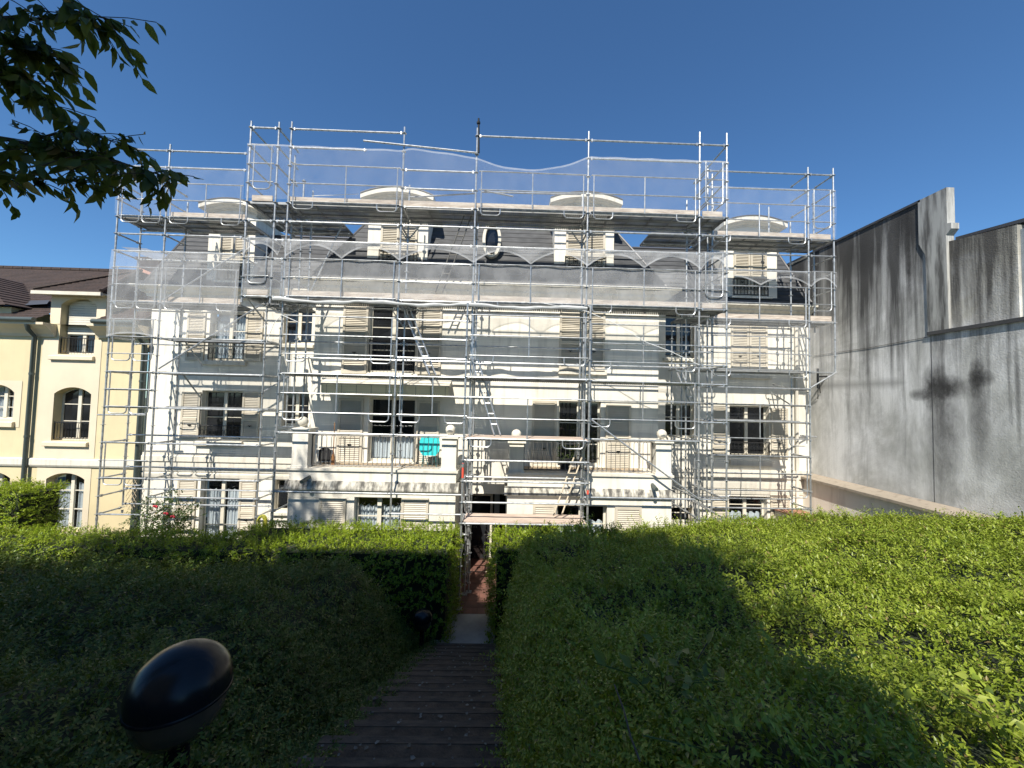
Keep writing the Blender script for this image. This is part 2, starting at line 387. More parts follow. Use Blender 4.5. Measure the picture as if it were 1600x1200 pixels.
def grid(name, xs, ys, fn, mt, label=None, kind='structure'):
    v = [(x, y, fn(x, y)) for y in ys for x in xs]; nx = len(xs)
    f = [(j*nx+i, j*nx+i+1, (j+1)*nx+i+1, (j+1)*nx+i) for j in range(len(ys)-1) for i in range(nx-1)]
    me = bpy.data.meshes.new(name); me.from_pydata(v, [], f); me.materials.append(mt)
    me.polygons.foreach_set('use_smooth', [True]*len(me.polygons))
    o = bpy.data.objects.new(name, me); COL.objects.link(o); tag(o, label, None, None, kind); return o
xs = [-300, -120, -60, -30, -20, -15, -12, -9, -6, -4, -3, -2, -1.32, .15, 1, 2, 3, 5, 7, 9, 12, 16, 25, 60, 120, 300]
ys = [-200, -100, -50, -25, -10, -5, -2, 0, 1, 2, 3, 4, 5, 6, 7, 8, 8.36, 8.6, 9.2, 10, 12, 15, 20, 40, 100, 300]
grid('ground', xs, ys, lambda x, y: ground_z(x, y) - (.35 if -1.4 < x < .2 and y < 8.4 else .03), M['lawn'], 'rough ground sloping down towards the scaffolded building')
def frange(a, b, n): return [a+(b-a)*i/n for i in range(n+1)]
grid('bank', frange(PX1-.02, 10.2, 60), frange(.2, 9.3, 50), lambda x, y: bank_r(x, y)-.07, M['bankdark'], 'planted bank rising to the right of the stairs')
grid('bank', frange(-13, PX0-.03, 60), frange(-.2, 8.3, 50), lambda x, y: bank_l(x, y)-.07, M['bankdark'], 'planted bank rising to the left of the stairs')
# stairs
mb = MB(); nos = MB(); run = .365
y = Y_ST; z = 0.0; i = 0
while y > -1.5:
    z2 = stair_z(y-run); j = random.uniform(-.012, .012)
    mb.box(PX0-.05, PX1+.05, y-run+j, y+j*.5, z2-.9, z2)
    nos.box(PX0-.045, PX1+.045, y-.055+j*.5, y+.012+j*.5, z2-.07, z2+.004)
    y -= run; i += 1
st = mb.build('stairs', M['stair']); tag(st, 'worn garden stairs going down between the hedges', kind='structure')
nos.build('step_edge', M['nosing'], st)
mb = MB(); mb.box(PX0-.08, PX1+.03, Y_ST, 9.23, -.2, .006)
tag(mb.build('path', M['concrete']), 'pale concrete landing at the foot of the stairs', kind='structure')
mb = MB()
for iy in range(11):
    for ix in range(5):
        x0 = PX0-.08+ix*.295; y0 = 9.236+iy*.295
        mb.box(x0, x0+.289, y0, y0+.289, -.1, .004)
pv = mb.build('pavement', M['tilefloor']); tag(pv, 'dark red tiled walk in front of the entrance door', kind='structure')
mb = MB()                                      # fallen leaves and pebbles on the steps
for k in range(520):
    yy = random.uniform(2.2, 8.1); xx = random.uniform(PX0, PX1-.02)
    kk = math.floor((Y_ST-yy)/run); zz = stair_z(Y_ST-(kk+1)*run)+.013
    a = random.uniform(0, 6.3); s = random.uniform(.006, .026)
    mb.poly([(xx+s*math.cos(a+q)*(1 if i % 2 else .6), yy+s*math.sin(a+q)*.8, zz+random.uniform(0, .006)) for i, q in enumerate((0, 1.2, 2.4, 3.6, 5))])
o = mb.build('leaf_litter', mat('dry_leaf_litter', (.26, .24, .20), .9, col2=(.09, .08, .06), scale=9)); tag(o, 'fallen leaves scattered over the stairs', None, None, 'stuff')

# ------------------------------------------------------------------ facade kit
def wall(mb, Y, x0, x1, z0, z1, holes=(), depth=.2):
    """flat wall on y=Y with openings (x0,x1,z0,z1,rise) and their reveals"""
    xs = sorted({x0, x1, *[h[0] for h in holes], *[h[1] for h in holes]})
    zs = sorted({z0, z1, *[h[2] for h in holes], *[h[3] for h in holes]})
    xs = [x for x in xs if x0-1e-6 <= x <= x1+1e-6]; zs = [z for z in zs if z0-1e-6 <= z <= z1+1e-6]
    for i in range(len(xs)-1):
        for j in range(len(zs)-1):
            cx, cz = (xs[i]+xs[i+1])/2, (zs[j]+zs[j+1])/2
            if any(h[0] < cx < h[1] and h[2] < cz < h[3] for h in holes): continue
            mb.quad((xs[i], Y, zs[j]), (xs[i+1], Y, zs[j]), (xs[i+1], Y, zs[j+1]), (xs[i], Y, zs[j+1]))
    for h in holes:
        a, b, c, d = h[:4]; rise = h[4] if len(h) > 4 else 0; D = Y+depth
        mb.quad((a, Y, c), (a, D, c), (a, D, d-rise), (a, Y, d-rise)); mb.quad((b, Y, c), (b, Y, d-rise), (b, D, d-rise), (b, D, c))
        if c > .05: mb.quad((a, Y, c), (b, Y, c), (b, D, c), (a, D, c))
        if not rise: mb.quad((a, Y, d), (a, D, d), (b, D, d), (b, Y, d))
        else:
            arc = arch(a, b, d, rise)
            for (p, q) in zip(arc[:-1], arc[1:]):
                mb.quad((p[0], Y, p[1]), (q[0], Y, q[1]), (q[0], Y, d), (p[0], Y, d))
                mb.quad((p[0], Y, p[1]), (p[0], D, p[1]), (q[0], D, q[1]), (q[0], Y, q[1]))
def arch(a, b, top, rise, n=12):
    w = (b-a)/2; R = (w*w+rise*rise)/(2*rise); cx = (a+b)/2; cz = top-R
    t0 = math.asin(w/R)
    return [(cx+R*math.sin(t), cz+R*math.cos(t)) for t in [-t0+2*t0*i/n for i in range(n+1)]]
def window(root, Y, r, bars=(.33, .66), mull=True, rise=0, curtain=None, glass='glass', label=None, inset=.15):
    x0, x1, z0, z1 = r; Yf = Y+inset; mb = MB(); fw = .055
    top = z1-rise
    mb.box(x0, x0+fw, Yf, Yf+.05, z0, top); mb.box(x1-fw, x1, Yf, Yf+.05, z0, top)
    mb.box(x0+fw, x1-fw, Yf, Yf+.05, z0, z0+.08)
    if rise:
        arc = arch(x0, x1, z1, rise); arc2 = arch(x0+fw, x1-fw, z1-fw, rise*.9)
        for p, q, p2, q2 in zip(arc[:-1], arc[1:], arc2[:-1], arc2[1:]):
            mb.quad((p[0], Yf, p[1]), (q[0], Yf, q[1]), (q2[0], Yf, q2[1]), (p2[0], Yf, p2[1]))
    else: mb.box(x0+fw, x1-fw, Yf, Yf+.05, z1-fw, z1)
    cx = (x0+x1)/2
    if mull: mb.box(cx-.055, cx+.055, Yf-.015, Yf+.045, z0+.08, z1-(fw if not rise else .04))
    for t in bars:
        zz = z0+(z1-z0)*t
        if mull: mb.box(x0+fw, cx-.055, Yf+.008, Yf+.035, zz-.014, zz+.014); mb.box(cx+.055, x1-fw, Yf+.008, Yf+.035, zz-.014, zz+.014)
        else: mb.box(x0+fw, x1-fw, Yf+.008, Yf+.035, zz-.014, zz+.014)
    w = mb.build('window', M['frame'], root)
    if label: w['label'] = label
    pm = MB()
    if rise:
        arc = arch(x0, x1, z1, rise); pm.poly([(x0, Yf+.03, z0), (x1, Yf+.03, z0)]+[(p[0], Yf+.03, p[1]) for p in arc[::-1]])
    else: pm.quad((x0, Yf+.03, z0), (x1, Yf+.03, z0), (x1, Yf+.03, z1), (x0, Yf+.03, z1))
    pm.build('pane', M['clearglass' if curtain else glass], w)
    if curtain:
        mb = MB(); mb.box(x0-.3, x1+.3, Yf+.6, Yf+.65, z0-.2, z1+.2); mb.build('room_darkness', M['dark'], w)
        cm = MB(); n = 28; zt = z0+(z1-z0)*curtain
        for s in (0, 1):
            xa, xb = (x0+.05, cx-.04) if s == 0 else (cx+.04, x1-.05)
            P = []
            for i in range(n+1):
                x = xa+(xb-xa)*i/n; yy = Yf+.12+.03*math.sin(i*1.15+s)+.012*math.sin(i*2.9)
                P.append((x, yy, z0+.02*abs(math.sin(i*.55))+.02, zt+.03*math.sin(i*.6)))
            for p, q in zip(P[:-1], P[1:]): cm.quad((p[0], p[1], p[2]), (q[0], q[1], q[2]), (q[0], q[1], q[3]), (p[0], p[1], p[3]))
        cm.build('curtain', M['curtain'], w, smooth=True)
    return w
def shutter(root, Y, r, label=None, mt='shutter'):
    x0, x1, z0, z1 = r; mb = MB(); y1 = Y-.008; y0 = Y-.05; f = .065
    mb.box(x0, x0+f, y0, y1, z0, z1); mb.box(x1-f, x1, y0, y1, z0, z1)
    zs = [z0, z0+.11]
    n = 2 if z1-z0 > 1.2 else 1
    rails = [(z0, z0+.10), (z1-.07, z1)]
    if n == 2: zm = z0+(z1-z0)*.42; rails.append((zm-.05, zm+.05))
    for a, b in rails: mb.box(x0+f, x1-f, y0, y1, a, b)
    rails.sort()
    for (a, b), (c, d) in zip(rails[:-1], rails[1:]):
        k = max(3, int((c-b)/.052))
        for i in range(k):
            za = b+(c-b)*i/k; zb = b+(c-b)*(i+.92)/k
            mb.quad((x0+f, y0+.006, za), (x1-f, y0+.006, za), (x1-f, y1-.006, zb), (x0+f, y1-.006, zb))
    mb.quad((x0+f, y1-.002, z0), (x1-f, y1-.002, z0), (x1-f, y1-.002, z1), (x0+f, y1-.002, z1))
    s = mb.build('shutter', M[mt], root)
    if label: s['label'] = label
    hm = MB(); zz = z0+(z1-z0)*.30; xc = (x0+x1)/2
    hm.box(xc-.055, xc+.055, y0-.02, y0-.004, zz-.012, zz+.012); hm.box(xc-.015, xc+.015, y0-.014, y0-.004, zz-.04, zz-.012)
    hm.build('latch', M['iron'], s)
    return s
def railing(root, Y, x0, x1, z0, z1, mt='iron', name='railing', pitch=.11, loops=True, scroll=False):
    mb = MB(); r = .011
    mb.tube((x0, Y, z1), (x1, Y, z1), .016, 6); mb.tube((x0, Y, z0+.04), (x1, Y, z0+.04), .012, 6)
    n = max(2, int((x1-x0)/pitch)); n += n % 2
    st = (x1-x0)/n
    for i in range(n+1):
        x = x0+i*st
        mb.tube((x, Y, z0+.04), (x, Y, z1-(.0 if not loops else st*.55)), .008, 5)
    if loops:
        for i in range(0, n, 1):
            xa = x0+i*st
            if i % 2 == 0:
                mb.path([(xa+st/2-st/2*math.cos(t), Y, z1-st*.55+st*.5*math.sin(t)) for t in [math.pi*k/6 for k in range(7)]], .007, 5)
            else:
                mb.path([(xa+st/2-st/2*math.cos(t), Y, z0+.04+st*.55-st*.5*math.sin(t)) for t in [math.pi*k/6 for k in range(7)]], .007, 5)
    if scroll:
        zc = (z0+z1)/2
        for i in range(n):
            xc = x0+(i+.5)*st
            mb.path([(xc+st*.32*math.cos(t), Y, zc+st*.75*math.sin(t)) for t in [2*math.pi*k/10 for k in range(10)]], .007, 5, closed=True)
    mb.box(x0-.012, x0+.012, Y-.012, Y+.012, z0, z1+.03); mb.box(x1-.012, x1+.012, Y-.012, Y+.012, z0, z1+.03)
    return mb.build(name, M[mt], root)
def sill(root, Y, x0, x1, z0, z1, mt='stone', p=.10):
    mb = MB(); mb.prism([(Y-p, z0+.015), (Y-p, z1-.03), (Y-p+.03, z1-.008), (Y+.12, z1), (Y+.12, z0), (Y-p+.03, z0)], 'x', x0, x1)
    return mb.build('sill', M[mt], root)

# ------------------------------------------------------------------ white apartment building
FC, FB, FW = 11.45, 10.40, 13.10
AB = thing('apartment_building', 'cream white apartment building with grey mansard roof behind the scaffolding', 'building', (0, 12.0, 0))
cxl, cxr = xat(490, 560, FC), xat(1029, 560, FC)
wxl, wxr = -11.93, XW-.02
# heights
z_band = zat(600, 738, FB)                  # balcony floor
zfloor = zat(600, 733.5, FB)
CORN_C0, CORN_C1 = zat(760, 470, FC-.1), zat(760, 441, FC-.45)
CORN_W0, CORN_W1 = zat(320, 466, FW-.1), zat(320, 446, FW-.42)
# window rectangles (photo pixels -> metres)
w2l = RC(576, 650, 474, 582.5, FC); w1l = RC(575, 648, 622, 729, FC); w1r = RC(872, 938, 627, 736, FC)
w1l = (w1l[0], w1l[1], zfloor+.02, w1l[3]); w1r = (w1r[0], w1r[1], zfloor+.02, w1r[3])
exl, exr = xat(711, 800, FB)+.02, xat(792, 800, FB)-.02
ent = (exl, exr, 0.02, zat(757, 771.5, FC))
mb = MB()
wall(mb, FC, cxl, cxr, 0, CORN_C0, [w2l, w1l, w1r, ent], .2)
mb.quad((cxl, FC, 0), (cxl, FW, 0), (cxl, FW, CORN_C0), (cxl, FC, CORN_C0)); mb.quad((cxr, FC, 0), (cxr, FC, CORN_C0), (cxr, FW, CORN_C0), (cxr, FW, 0))
mb.build('central_wall', M['white'], AB)
wl2 = RC(327, 383.5, 487, 563.5, FW); wl1 = RC(314, 378, 610.5, 686.5, FW); wlg = RC(311, 371.5, 748, 858, FW)
rl2 = RC(443, 487.5, 478, 537.5, FW); rl1 = RC(440.5, 482, 612, 666, FW); rlg = RC(428, 470, 750, 800, FW)
mb = MB(); wall(mb, FW, wxl, cxl, 0, CORN_W0, [wl2, wl1, wlg, rl2, rl1, rlg], .22)
mb.quad((wxl, FW, 0), (wxl, FW+3, 0), (wxl, FW+3, CORN_W0), (wxl, FW, CORN_W0))
mb.build('wing_wall', M['white'], AB)
rr2 = RC(1040, 1085, 488, 559, FW); rr1 = RC(1039.5, 1084.5, 631, 684, FW); rrg = RC(1046, 1082, 793, 818, FW)
wr1 = RC(1140, 1202, 634, 714, FW); wrg = RC(1139, 1199, 776, 850, FW)
mb = MB(); wall(mb, FW, cxr, wxr, 0, zat(1180, 490, FW), [rr2, rr1, rrg, wr1, wrg], .22)
mb.build('wing_wall', M['white'], AB)
# windows
window(AB, FC, w2l); window(AB, FC, w1l, bars=(.4, .72), curtain=.42); window(AB, FC, w1r)
window(AB, FW, wl2, bars=(.62,), inset=.18, curtain=.93); window(AB, FW, wl1, bars=(.45,), inset=.18)
window(AB, FW, wlg, bars=(.32, .7), curtain=.82, inset=.18, label='ground floor window with grey net curtains beside the rose bush')
for r in (rl2, rl1, rlg, rr2, rr1, rrg): window(AB, FW, r, bars=(.6,), mull=(r is not rrg))
window(AB, FW, wr1, bars=(.36, .70), inset=.2); window(AB, FW, wrg, bars=(.4, .8), curtain=.62, inset=.2, label='ground floor window with swagged grey curtains at the right end')
railing(AB, FC-.03, w2l[0]+.05, w2l[1]-.02, w2l[2]+.02, w2l[2]+.95)
for r, h in ((wl2, .62), (wl1, .45), (wr1, .50)):
    railing(AB, FW-.03, r[0]+.02, r[1]-.02, r[2]+.03, r[2]+h, scroll=True, loops=False, pitch=.13)
for px in ((318, 386, 564, 571), (306, 380, 689, 697), (1139, 1204, 718, 728), (1139, 1204, 586, 592), (438, 491, 538, 544), (436, 486, 667, 672), (1036, 1089, 560, 565), (1036, 1088, 685, 690), (424, 472, 799, 805), (1044, 1086, 819, 824)):
    q = RC(*px, FW); sill(AB, FW, *q)
q = RC(872, 947, 580, 586, FC); sill(AB, FC, *q)
q = RC(574, 653, 583.5, 588, FC); sill(AB, FC, *q)
# shutters on the wall face
for px in ((293, 321, 487, 563), (384.5, 411, 487, 565), (284, 313, 612, 686), (379, 406, 612, 688), (277, 306, 748, 838), (374, 399, 750, 838),
           (1112, 1134, 634, 713), (1204, 1230, 638, 716), (1112, 1137, 776, 840), (1203, 1233, 773, 840), (1141.5, 1169, 508, 577), (1170, 1198, 508, 577)):
    shutter(AB, FW, RC(*px, FW))
for px in ((536, 575, 474, 584), (651, 690, 476, 585), (528, 567, 622, 725), (651, 686, 626, 727), (831, 869, 626, 732), (946, 985, 632, 737), (874, 908, 478, 579), (910, 945, 479, 580)):
    shutter(AB, FC, RC(*px, FC))
# string course on the wings, plinth lines
def molding(name, xa, xb, Y, prof, mt='stone'):
    mb = MB(); mb.prism([(Y-d, z) for d, z in prof], 'x', xa, xb); return mb.build(name, M[mt], AB)
for xa, xb, px, pt, pb in ((wxl, cxl-.003, 320, 708, 737), (cxr+.003, wxr, 1170, 734, 763)):
    zt, zb_ = zat(px, pt, FW), zat(px, pb, FW); h = zt-zb_
    molding('string_course', xa, xb, FW, [(-.05, zb_), (.03, zb_), (.05, zb_+.3*h), (.05, zb_+.5*h), (.09, zb_+.55*h), (.09, zb_+.82*h), (.06, zb_+.86*h), (.06, zt), (-.05, zt)])
    z2 = zb_-.06
    molding('string_course', xa, xb, FW, [(-.05, z2-.14), (.025, z2-.14), (.04, z2-.05), (.04, z2), (-.05, z2)])
# cornices: stepped, wider towards the top
def cornice(xa, xb, Y, z0, z1, p, endl=True, endr=True):
    """cornice swept round a front: profile of outward offsets"""
    h = z1-z0
    prof = [(0.0, z0), (.25*p, z0+.05*h), (.30*p, z0+.30*h), (.55*p, z0+.48*h), (.60*p, z0+.62*h), (.95*p, z0+.80*h), (p, z0+.84*h), (p, z1), (-.3, z1)]
    mb = MB(); n = len(prof)
    def ring(d, z):
        l = xa-(d if endl else 0); r = xb+(d if endr else 0)
        return [(l, FW+.3 if endl else Y-d, z), (l, Y-d, z), (r, Y-d, z), (r, FW+.3 if endr else Y-d, z)]
    R = [ring(max(d, -.0) if d > -.2 else -.2, z) for d, z in prof]
    for a, b in zip(R[:-1], R[1:]):
        for i in range(3):
            if (Vector(a[i])-Vector(a[i+1])).length > 1e-6: mb.quad(a[i], a[i+1], b[i+1], b[i])
    return mb.build('cornice', M['stone'], AB)
cornice(cxl, cxr, FC, CORN_C0, CORN_C1, .48)
cornice(wxl, cxl-.06, FW, CORN_W0, CORN_W1, .42, endl=True, endr=False)
cw0, cw1 = zat(1180, 494, FW-.1), zat(1180, 474, FW-.42)
cornice(cxr+.06, wxr, FW, cw0, cw1, .42, endl=False, endr=False)
# mansard roofs
ROOF = 10.75
def mansard(xa, xb, Y0, z0, Y1, inl, inr, yback):
    mb = MB(); z1 = ROOF
    mb.quad((xa, Y0, z0), (xb, Y0, z0), (xb-inr, Y1, z1), (xa+inl, Y1, z1))
    mb.quad((xa, Y0, z0), (xa+inl, Y1, z1), (xa+inl, yback, z1), (xa, yback, z0))
    mb.quad((xb, Y0, z0), (xb, yback, z0), (xb-inr, yback, z1), (xb-inr, Y1, z1))
    mb.quad((xa+inl, Y1, z1), (xb-inr, Y1, z1), (xb-inr, yback, z1), (xa+inl, yback, z1))
    r = mb.build('mansard_roof', M['slate'], AB)
    rl = MB()
    for s in (1, -1):                        # lead hips and eaves gutter
        p, q = ((xa, Y0, z0), (xa+inl, Y1, z1)) if s == 1 else ((xb, Y0, z0), (xb-inr, Y1, z1))
        rl.tube(p, q, .035, 6)
    rl.tube((xa+inl, Y1, z1), (xb-inr, Y1, z1), .05, 6)
    rl.box(xa, xb, Y0-.12, Y0+.02, z0-.02, z0+.10)
    # slate courses as thin lead-grey lips
    for k in range(1, 12):
        t = k/12; zz = z0+(z1-z0)*t; yy = Y0+(Y1-Y0)*t
        rl.box(xa+inl*t+.04, xb-inr*t-.04, yy-.016, yy+.02, zz-.004, zz+.010)
    rl.build('roof_flashing', M['lead'], r)
    return r
mxl, mxr = xat(475, 440, FC-.3), xat(1050, 452, FC-.3)
mansard(mxl, mxr, FC-.15, CORN_C1+.01, FC+1.15, 1.15, 1.25, 18)
mansard(wxl-.1, mxl+1.2, FW-.30, CORN_W1+.01, FW+.75, .55, .9, 20)
mansard(mxr-1.2, wxr-.05, FW-.30, cw1+.01, FW+.75, .9, .5, 20)
def dormer(Y, tipl, tipr, apex, wpx, ybot, sh=None, win=None, rail=None):
    """round-headed dormer: white cheeks, barrel cornice, shutters"""
    (lx, ly), (rx, ry) = tipl, tipr; yc = Y-.28
    x0 = xat(lx, ly, yc); x1 = xat(rx, ry, yc); zt = (zat(lx, ly, yc)+zat(rx, ry, yc))/2; za = zat((lx+rx)/2, apex, yc)
    a0, a1 = xat(wpx[0], ybot-40, Y), xat(wpx[1], ybot-40, Y); zb = zat((wpx[0]+wpx[1])/2, ybot, Y)
    d = MB(); th = .25
    arc_o = arch(x0, x1, za, za-zt, 14)
    arc_w = arch(a0, a1, za-th*.9, (za-zt)*.9, 14)
    ztw = arc_w[0][1]
    holes = [win] if win else []
    wall(d, Y, a0, a1, zb, ztw, holes, .12)
    for p, q in zip(arc_w[:-1], arc_w[1:]): d.quad((p[0], Y, ztw), (q[0], Y, ztw), (q[0], Y, q[1]+.06), (p[0], Y, p[1]+.06))
    for xx in (a0, a1): d.quad((xx, Y, zb), (xx, Y+2.2, zb), (xx, Y+2.2, ztw+.05), (xx, Y, ztw+.05))
    dm = d.build('dormer', M['white'], AB)
    c = MB(); prof = [(.0, 0), (.05, .0), (.05, .04), (.15, .07), (.17, .10), (.28, .11), (.28, th)]
    lay = []
    for pd, ph in prof:
        grow = .02+.16*(pd/.28)
        L = arch(a0-grow, a1+grow, za-th+ph, (za-zt)*(.92), 14)
        lay.append([(p[0], Y-pd, p[1]) for p in L])
    for A, B in zip(lay[:-1], lay[1:]):
        for i in range(14): c.quad(A[i], A[i+1], B[i+1], B[i])
    for s in (0, -1):
        for A, B in zip(lay[:-1], lay[1:]): c.quad(A[s], B[s], (B[s][0], Y+.9, B[s][2]), (A[s][0], Y+.9, A[s][2]))
    c.build('dormer_cornice', M['stone'], dm, smooth=False)
    c = MB(); T = lay[-1]
    for i in range(14):
        p, q = T[i], T[i+1]
        c.quad((p[0], p[1]-.02, p[2]+.003), (q[0], q[1]-.02, q[2]+.003), (q[0], Y+2.2, q[2]+.003), (p[0], Y+2.2, p[2]+.003))
        c.quad((p[0], p[1]-.02, p[2]+.003), (q[0], q[1]-.02, q[2]+.003), (q[0], q[1]-.02, q[2]+.03), (p[0], p[1]-.02, p[2]+.03))
        c.quad((p[0], p[1]-.02, p[2]+.03), (q[0], q[1]-.02, q[2]+.03), (q[0], Y+2.2, q[2]+.03), (p[0], Y+2.2, p[2]+.03))
    c.build('dormer_roof', M['lead'], dm)
    if sh:
        xm = (sh[0]+sh[1])/2
        shutter(dm, Y, (sh[0], xm-.01, sh[2], sh[3])); shutter(dm, Y, (xm+.01, sh[1], sh[2], sh[3]))
    if rail:
        railing(dm, Y-.07, *rail, scroll=True, loops=False, pitch=.12)
        mb = MB(); mb.box(rail[0]-.12, rail[1]+.12, Y-.14, Y+.02, rail[2]-.10, rail[2]-.02); mb.build('sill', M['stone'], dm)
    return dm
YD = FC+.35
s = RC(595, 652, 350, 424, YD); dormer(YD, (566, 301), (679, 309), 292, (574, 668), 434, s, None, (s[0]-.02, s[1]+.02, s[2]+.02, s[2]+.62))
s = RC(884, 945, 352, 434, YD); dormer(YD, (861, 309), (971, 315), 300, (866, 959), 440, s, None, (s[0]-.02, s[1]+.02, s[2]+.02, s[2]+.62))
YDW = FW-.18
s = RC(344, 386, 366, 440, YDW); dormer(YDW, (313, 318), (406, 322), 310, (324, 397), 446, s, None, (s[0]-.02, s[1]+.02, s[2]+.02, s[2]+.62))
s = RC(1146, 1197, 390, 464, YDW); dormer(YDW, (1128, 347), (1225, 349), 337, (1132, 1214), 470, s, None, (s[0]-.02, s[1]+.02, s[2]+.02, s[2]+.6))
# oval window in the roof
oc = at(768.5, 375, FC+.30); mb = MB(); pm = MB(); n = 28; OY = FC+.30
ra, rb = .20, .47
ringo = [(oc[0]+(ra+.09)*math.cos(t), oc[2]+(rb+.09)*math.sin(t)) for t in [2*math.pi*i/n for i in range(n)]]
ringi = [(oc[0]+ra*math.cos(t), oc[2]+rb*math.sin(t)) for t in [2*math.pi*i/n for i in range(n)]]
for i in range(n):
    j = (i+1) % n
    mb.quad((ringo[i][0], OY-.05, ringo[i][1]), (ringo[j][0], OY-.05, ringo[j][1]), (ringi[j][0], OY-.05, ringi[j][1]), (ringi[i][0], OY-.05, ringi[i][1]))
    mb.quad((ringo[i][0], OY-.05, ringo[i][1]), (ringo[i][0], OY+1.0, ringo[i][1]), (ringo[j][0], OY+1.0, ringo[j][1]), (ringo[j][0], OY-.05, ringo[j][1]))
    mb.quad((ringi[i][0], OY-.05, ringi[i][1]), (ringi[j][0], OY-.05, ringi[j][1]), (ringi[j][0], OY+.12, ringi[j][1]), (ringi[i][0], OY+.12, ringi[i][1]))
ov = mb.build('window', M['stone'], AB); ov['label'] = 'small oval window in the mansard roof'
pm.poly([(p[0], OY+.10, p[1]) for p in ringi]); pm.build('pane', M['glass'], ov)
# balcony blocks
def base_block(pxl, pxr, wl, shut, pil, ledge_r, name):
    xl, xr = xat(pxl, 800, FB), xat(pxr, 800, FB)
    zl0, zl1 = zat((pxl+pxr)/2, 767 if pxl < 700 else 776, FB), zat((pxl+pxr)/2, 752.5 if pxl < 700 else 763, FB)
    mb = MB(); wall(mb, FB, xl, xr, 0, zl0, [wl], .2)
    wall(mb, FB, xl, xr, zl1, zfloor-.06, [])
    for xx in (xl, xr): mb.quad((xx, FB, 0), (xx, FC, 0), (xx, FC, zfloor-.06), (xx, FB, zfloor-.06))
    bl = mb.build('balcony_block', M['white'], AB)
    g = MB()                                     # joint grooves as thin recessed-looking lines of render
    for py in ((779, 803.5, 829.5) if pxl < 700 else (788, 817)):
        zz = zat((pxl+pxr)/2, py, FB)
        xa = xl
        for a, b in ((xl, shut[0][0]-.03), (shut[1][1]+.03, xr)):
            if b > a: g.box(a, b, FB-.004, FB+.01, zz-.006, zz+.006)
    g.build('render_joint', M['stone'], bl)
    lg = MB(); p = .10
    lg.prism([(FB-.02, zl0), (FB-p, zl0+.02), (FB-p, zl0+.06), (FB-.03, zl1), (FB+.1, zl1), (FB+.1, zl0)], 'x', xl-p*.8, xr+p*.8)
    for xx, s in ((xl, -1), (xr, 1)): lg.box(min(xx, xx+s*p*.8), max(xx, xx+s*p*.8), FB+.10, FC-.01, zl0, zl1-.02)
    lg.build('stained_ledge', M['ledge'], bl)
    sl = MB(); sl.box(xl-.05, xr+.05, FB-.05, FC-.005, zfloor-.06, zfloor); sl.build('balcony_floor', M['stone'], bl)
    tf = MB()
    n = int((xr-xl-.9)/.2)
    for i in range(n):
        for j in range(3): tf.box(xl+.45+i*.2, xl+.45+i*.2+.19, FB+.32+j*.2, FB+.32+j*.2+.19, zfloor, zfloor+.008)
    tf.build('floor_tile', M['balconytile'], bl)
    # pillars with ball finials
    for (a, b, top, ball) in pil:
        xa, xb = xat(a, 705, FB), xat(b, 705, FB); zt = zat((a+b)/2, top, FB)
        pm = MB(); pm.box(xa, xb, FB+.0, FB+.40, zfloor, zt-.055); pm.box(xa-.05, xb+.05, FB-.05, FB+.45, zt-.055, zt)
        pm.box(xa-.02, xb+.02, FB-.02, FB+.42, zfloor, zfloor+.05)
        pl = pm.build('pillar', M['white'], bl)
        c = at(ball[0], ball[1], FB+.2); br = .135
        bm_ = MB(); bm_.sphere((c[0], FB+.2, zt+.03+br), br); bm_.lathe((c[0], FB+.2, zt), [(.09, 0), (.07, .02), (.055, .045)], 14)
        bm_.build('ball_finial', M['stone'], pl, smooth=True)
    railing(bl, FB+.22, xat(pil[0][1], 705, FB)+.02, xat(pil[1][0], 705, FB)-.02, zfloor, zfloor+.86, 'greyiron', pitch=.125)
    window(bl, FB, wl, bars=(.3, .62), curtain=.80 if pxl < 700 else .66, inset=.16)
    for sr in shut: shutter(bl, FB, sr)
    return bl
def RB(*px): return RC(*px, FB)
g1 = RB(552, 626, 777, 862); g2 = RB(869, 948, 790, 872)
base_block(449, 711, g1, [RB(498, 540, 778, 850), RB(627, 669, 778, 850)], [(456, 480.5, 669, (473.5, 661)), (690, 713, 682, (704, 668))], 0, 'l')
base_block(792, 1049, g2, [RB(832, 868, 788, 858), RB(960, 1001.5, 792, 860)], [(796, 818.5, 689, (807, 672)), (1025, 1049, 689, (1034, 678))], 0, 'r')
# overflow spouts
for px, py, tx, ty in ((484, 745, 471, 753), (1019, 757, 1026, 765)):
    a = at(px, py, FB+.02); b = at(tx, ty, FB-.36); mb = MB(); mb.tube(a, b, .05, 10); mb.build('overflow_spout', M['gutter'], AB, smooth=True)
# entrance
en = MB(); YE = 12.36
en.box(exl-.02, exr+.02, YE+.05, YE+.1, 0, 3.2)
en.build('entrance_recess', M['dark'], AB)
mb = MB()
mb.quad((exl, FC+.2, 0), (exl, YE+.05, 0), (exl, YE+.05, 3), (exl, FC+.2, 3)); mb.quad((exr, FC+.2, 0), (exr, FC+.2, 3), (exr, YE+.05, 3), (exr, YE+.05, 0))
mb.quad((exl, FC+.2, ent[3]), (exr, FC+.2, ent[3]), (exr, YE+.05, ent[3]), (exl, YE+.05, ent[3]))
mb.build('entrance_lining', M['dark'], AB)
dx0, dx1 = xat(738, 840, YE), xat(765, 840, YE)
dr = MB(); dr.box(dx1, dx1+.07, YE-.02, YE+.04, 0, 1.98); dr.box(dx0-.1, dx1+.07, YE-.02, YE+.04, 1.98, 2.05)
door = dr.build('entrance_door', M['frame'], AB)
mb = MB(); mb.box(dx0-.1, dx1, YE, YE+.03, .02, 1.98); mb.build('pane', M['glass'], door)
st_ = MB(); c = at(765.5, 835, YE-.03)
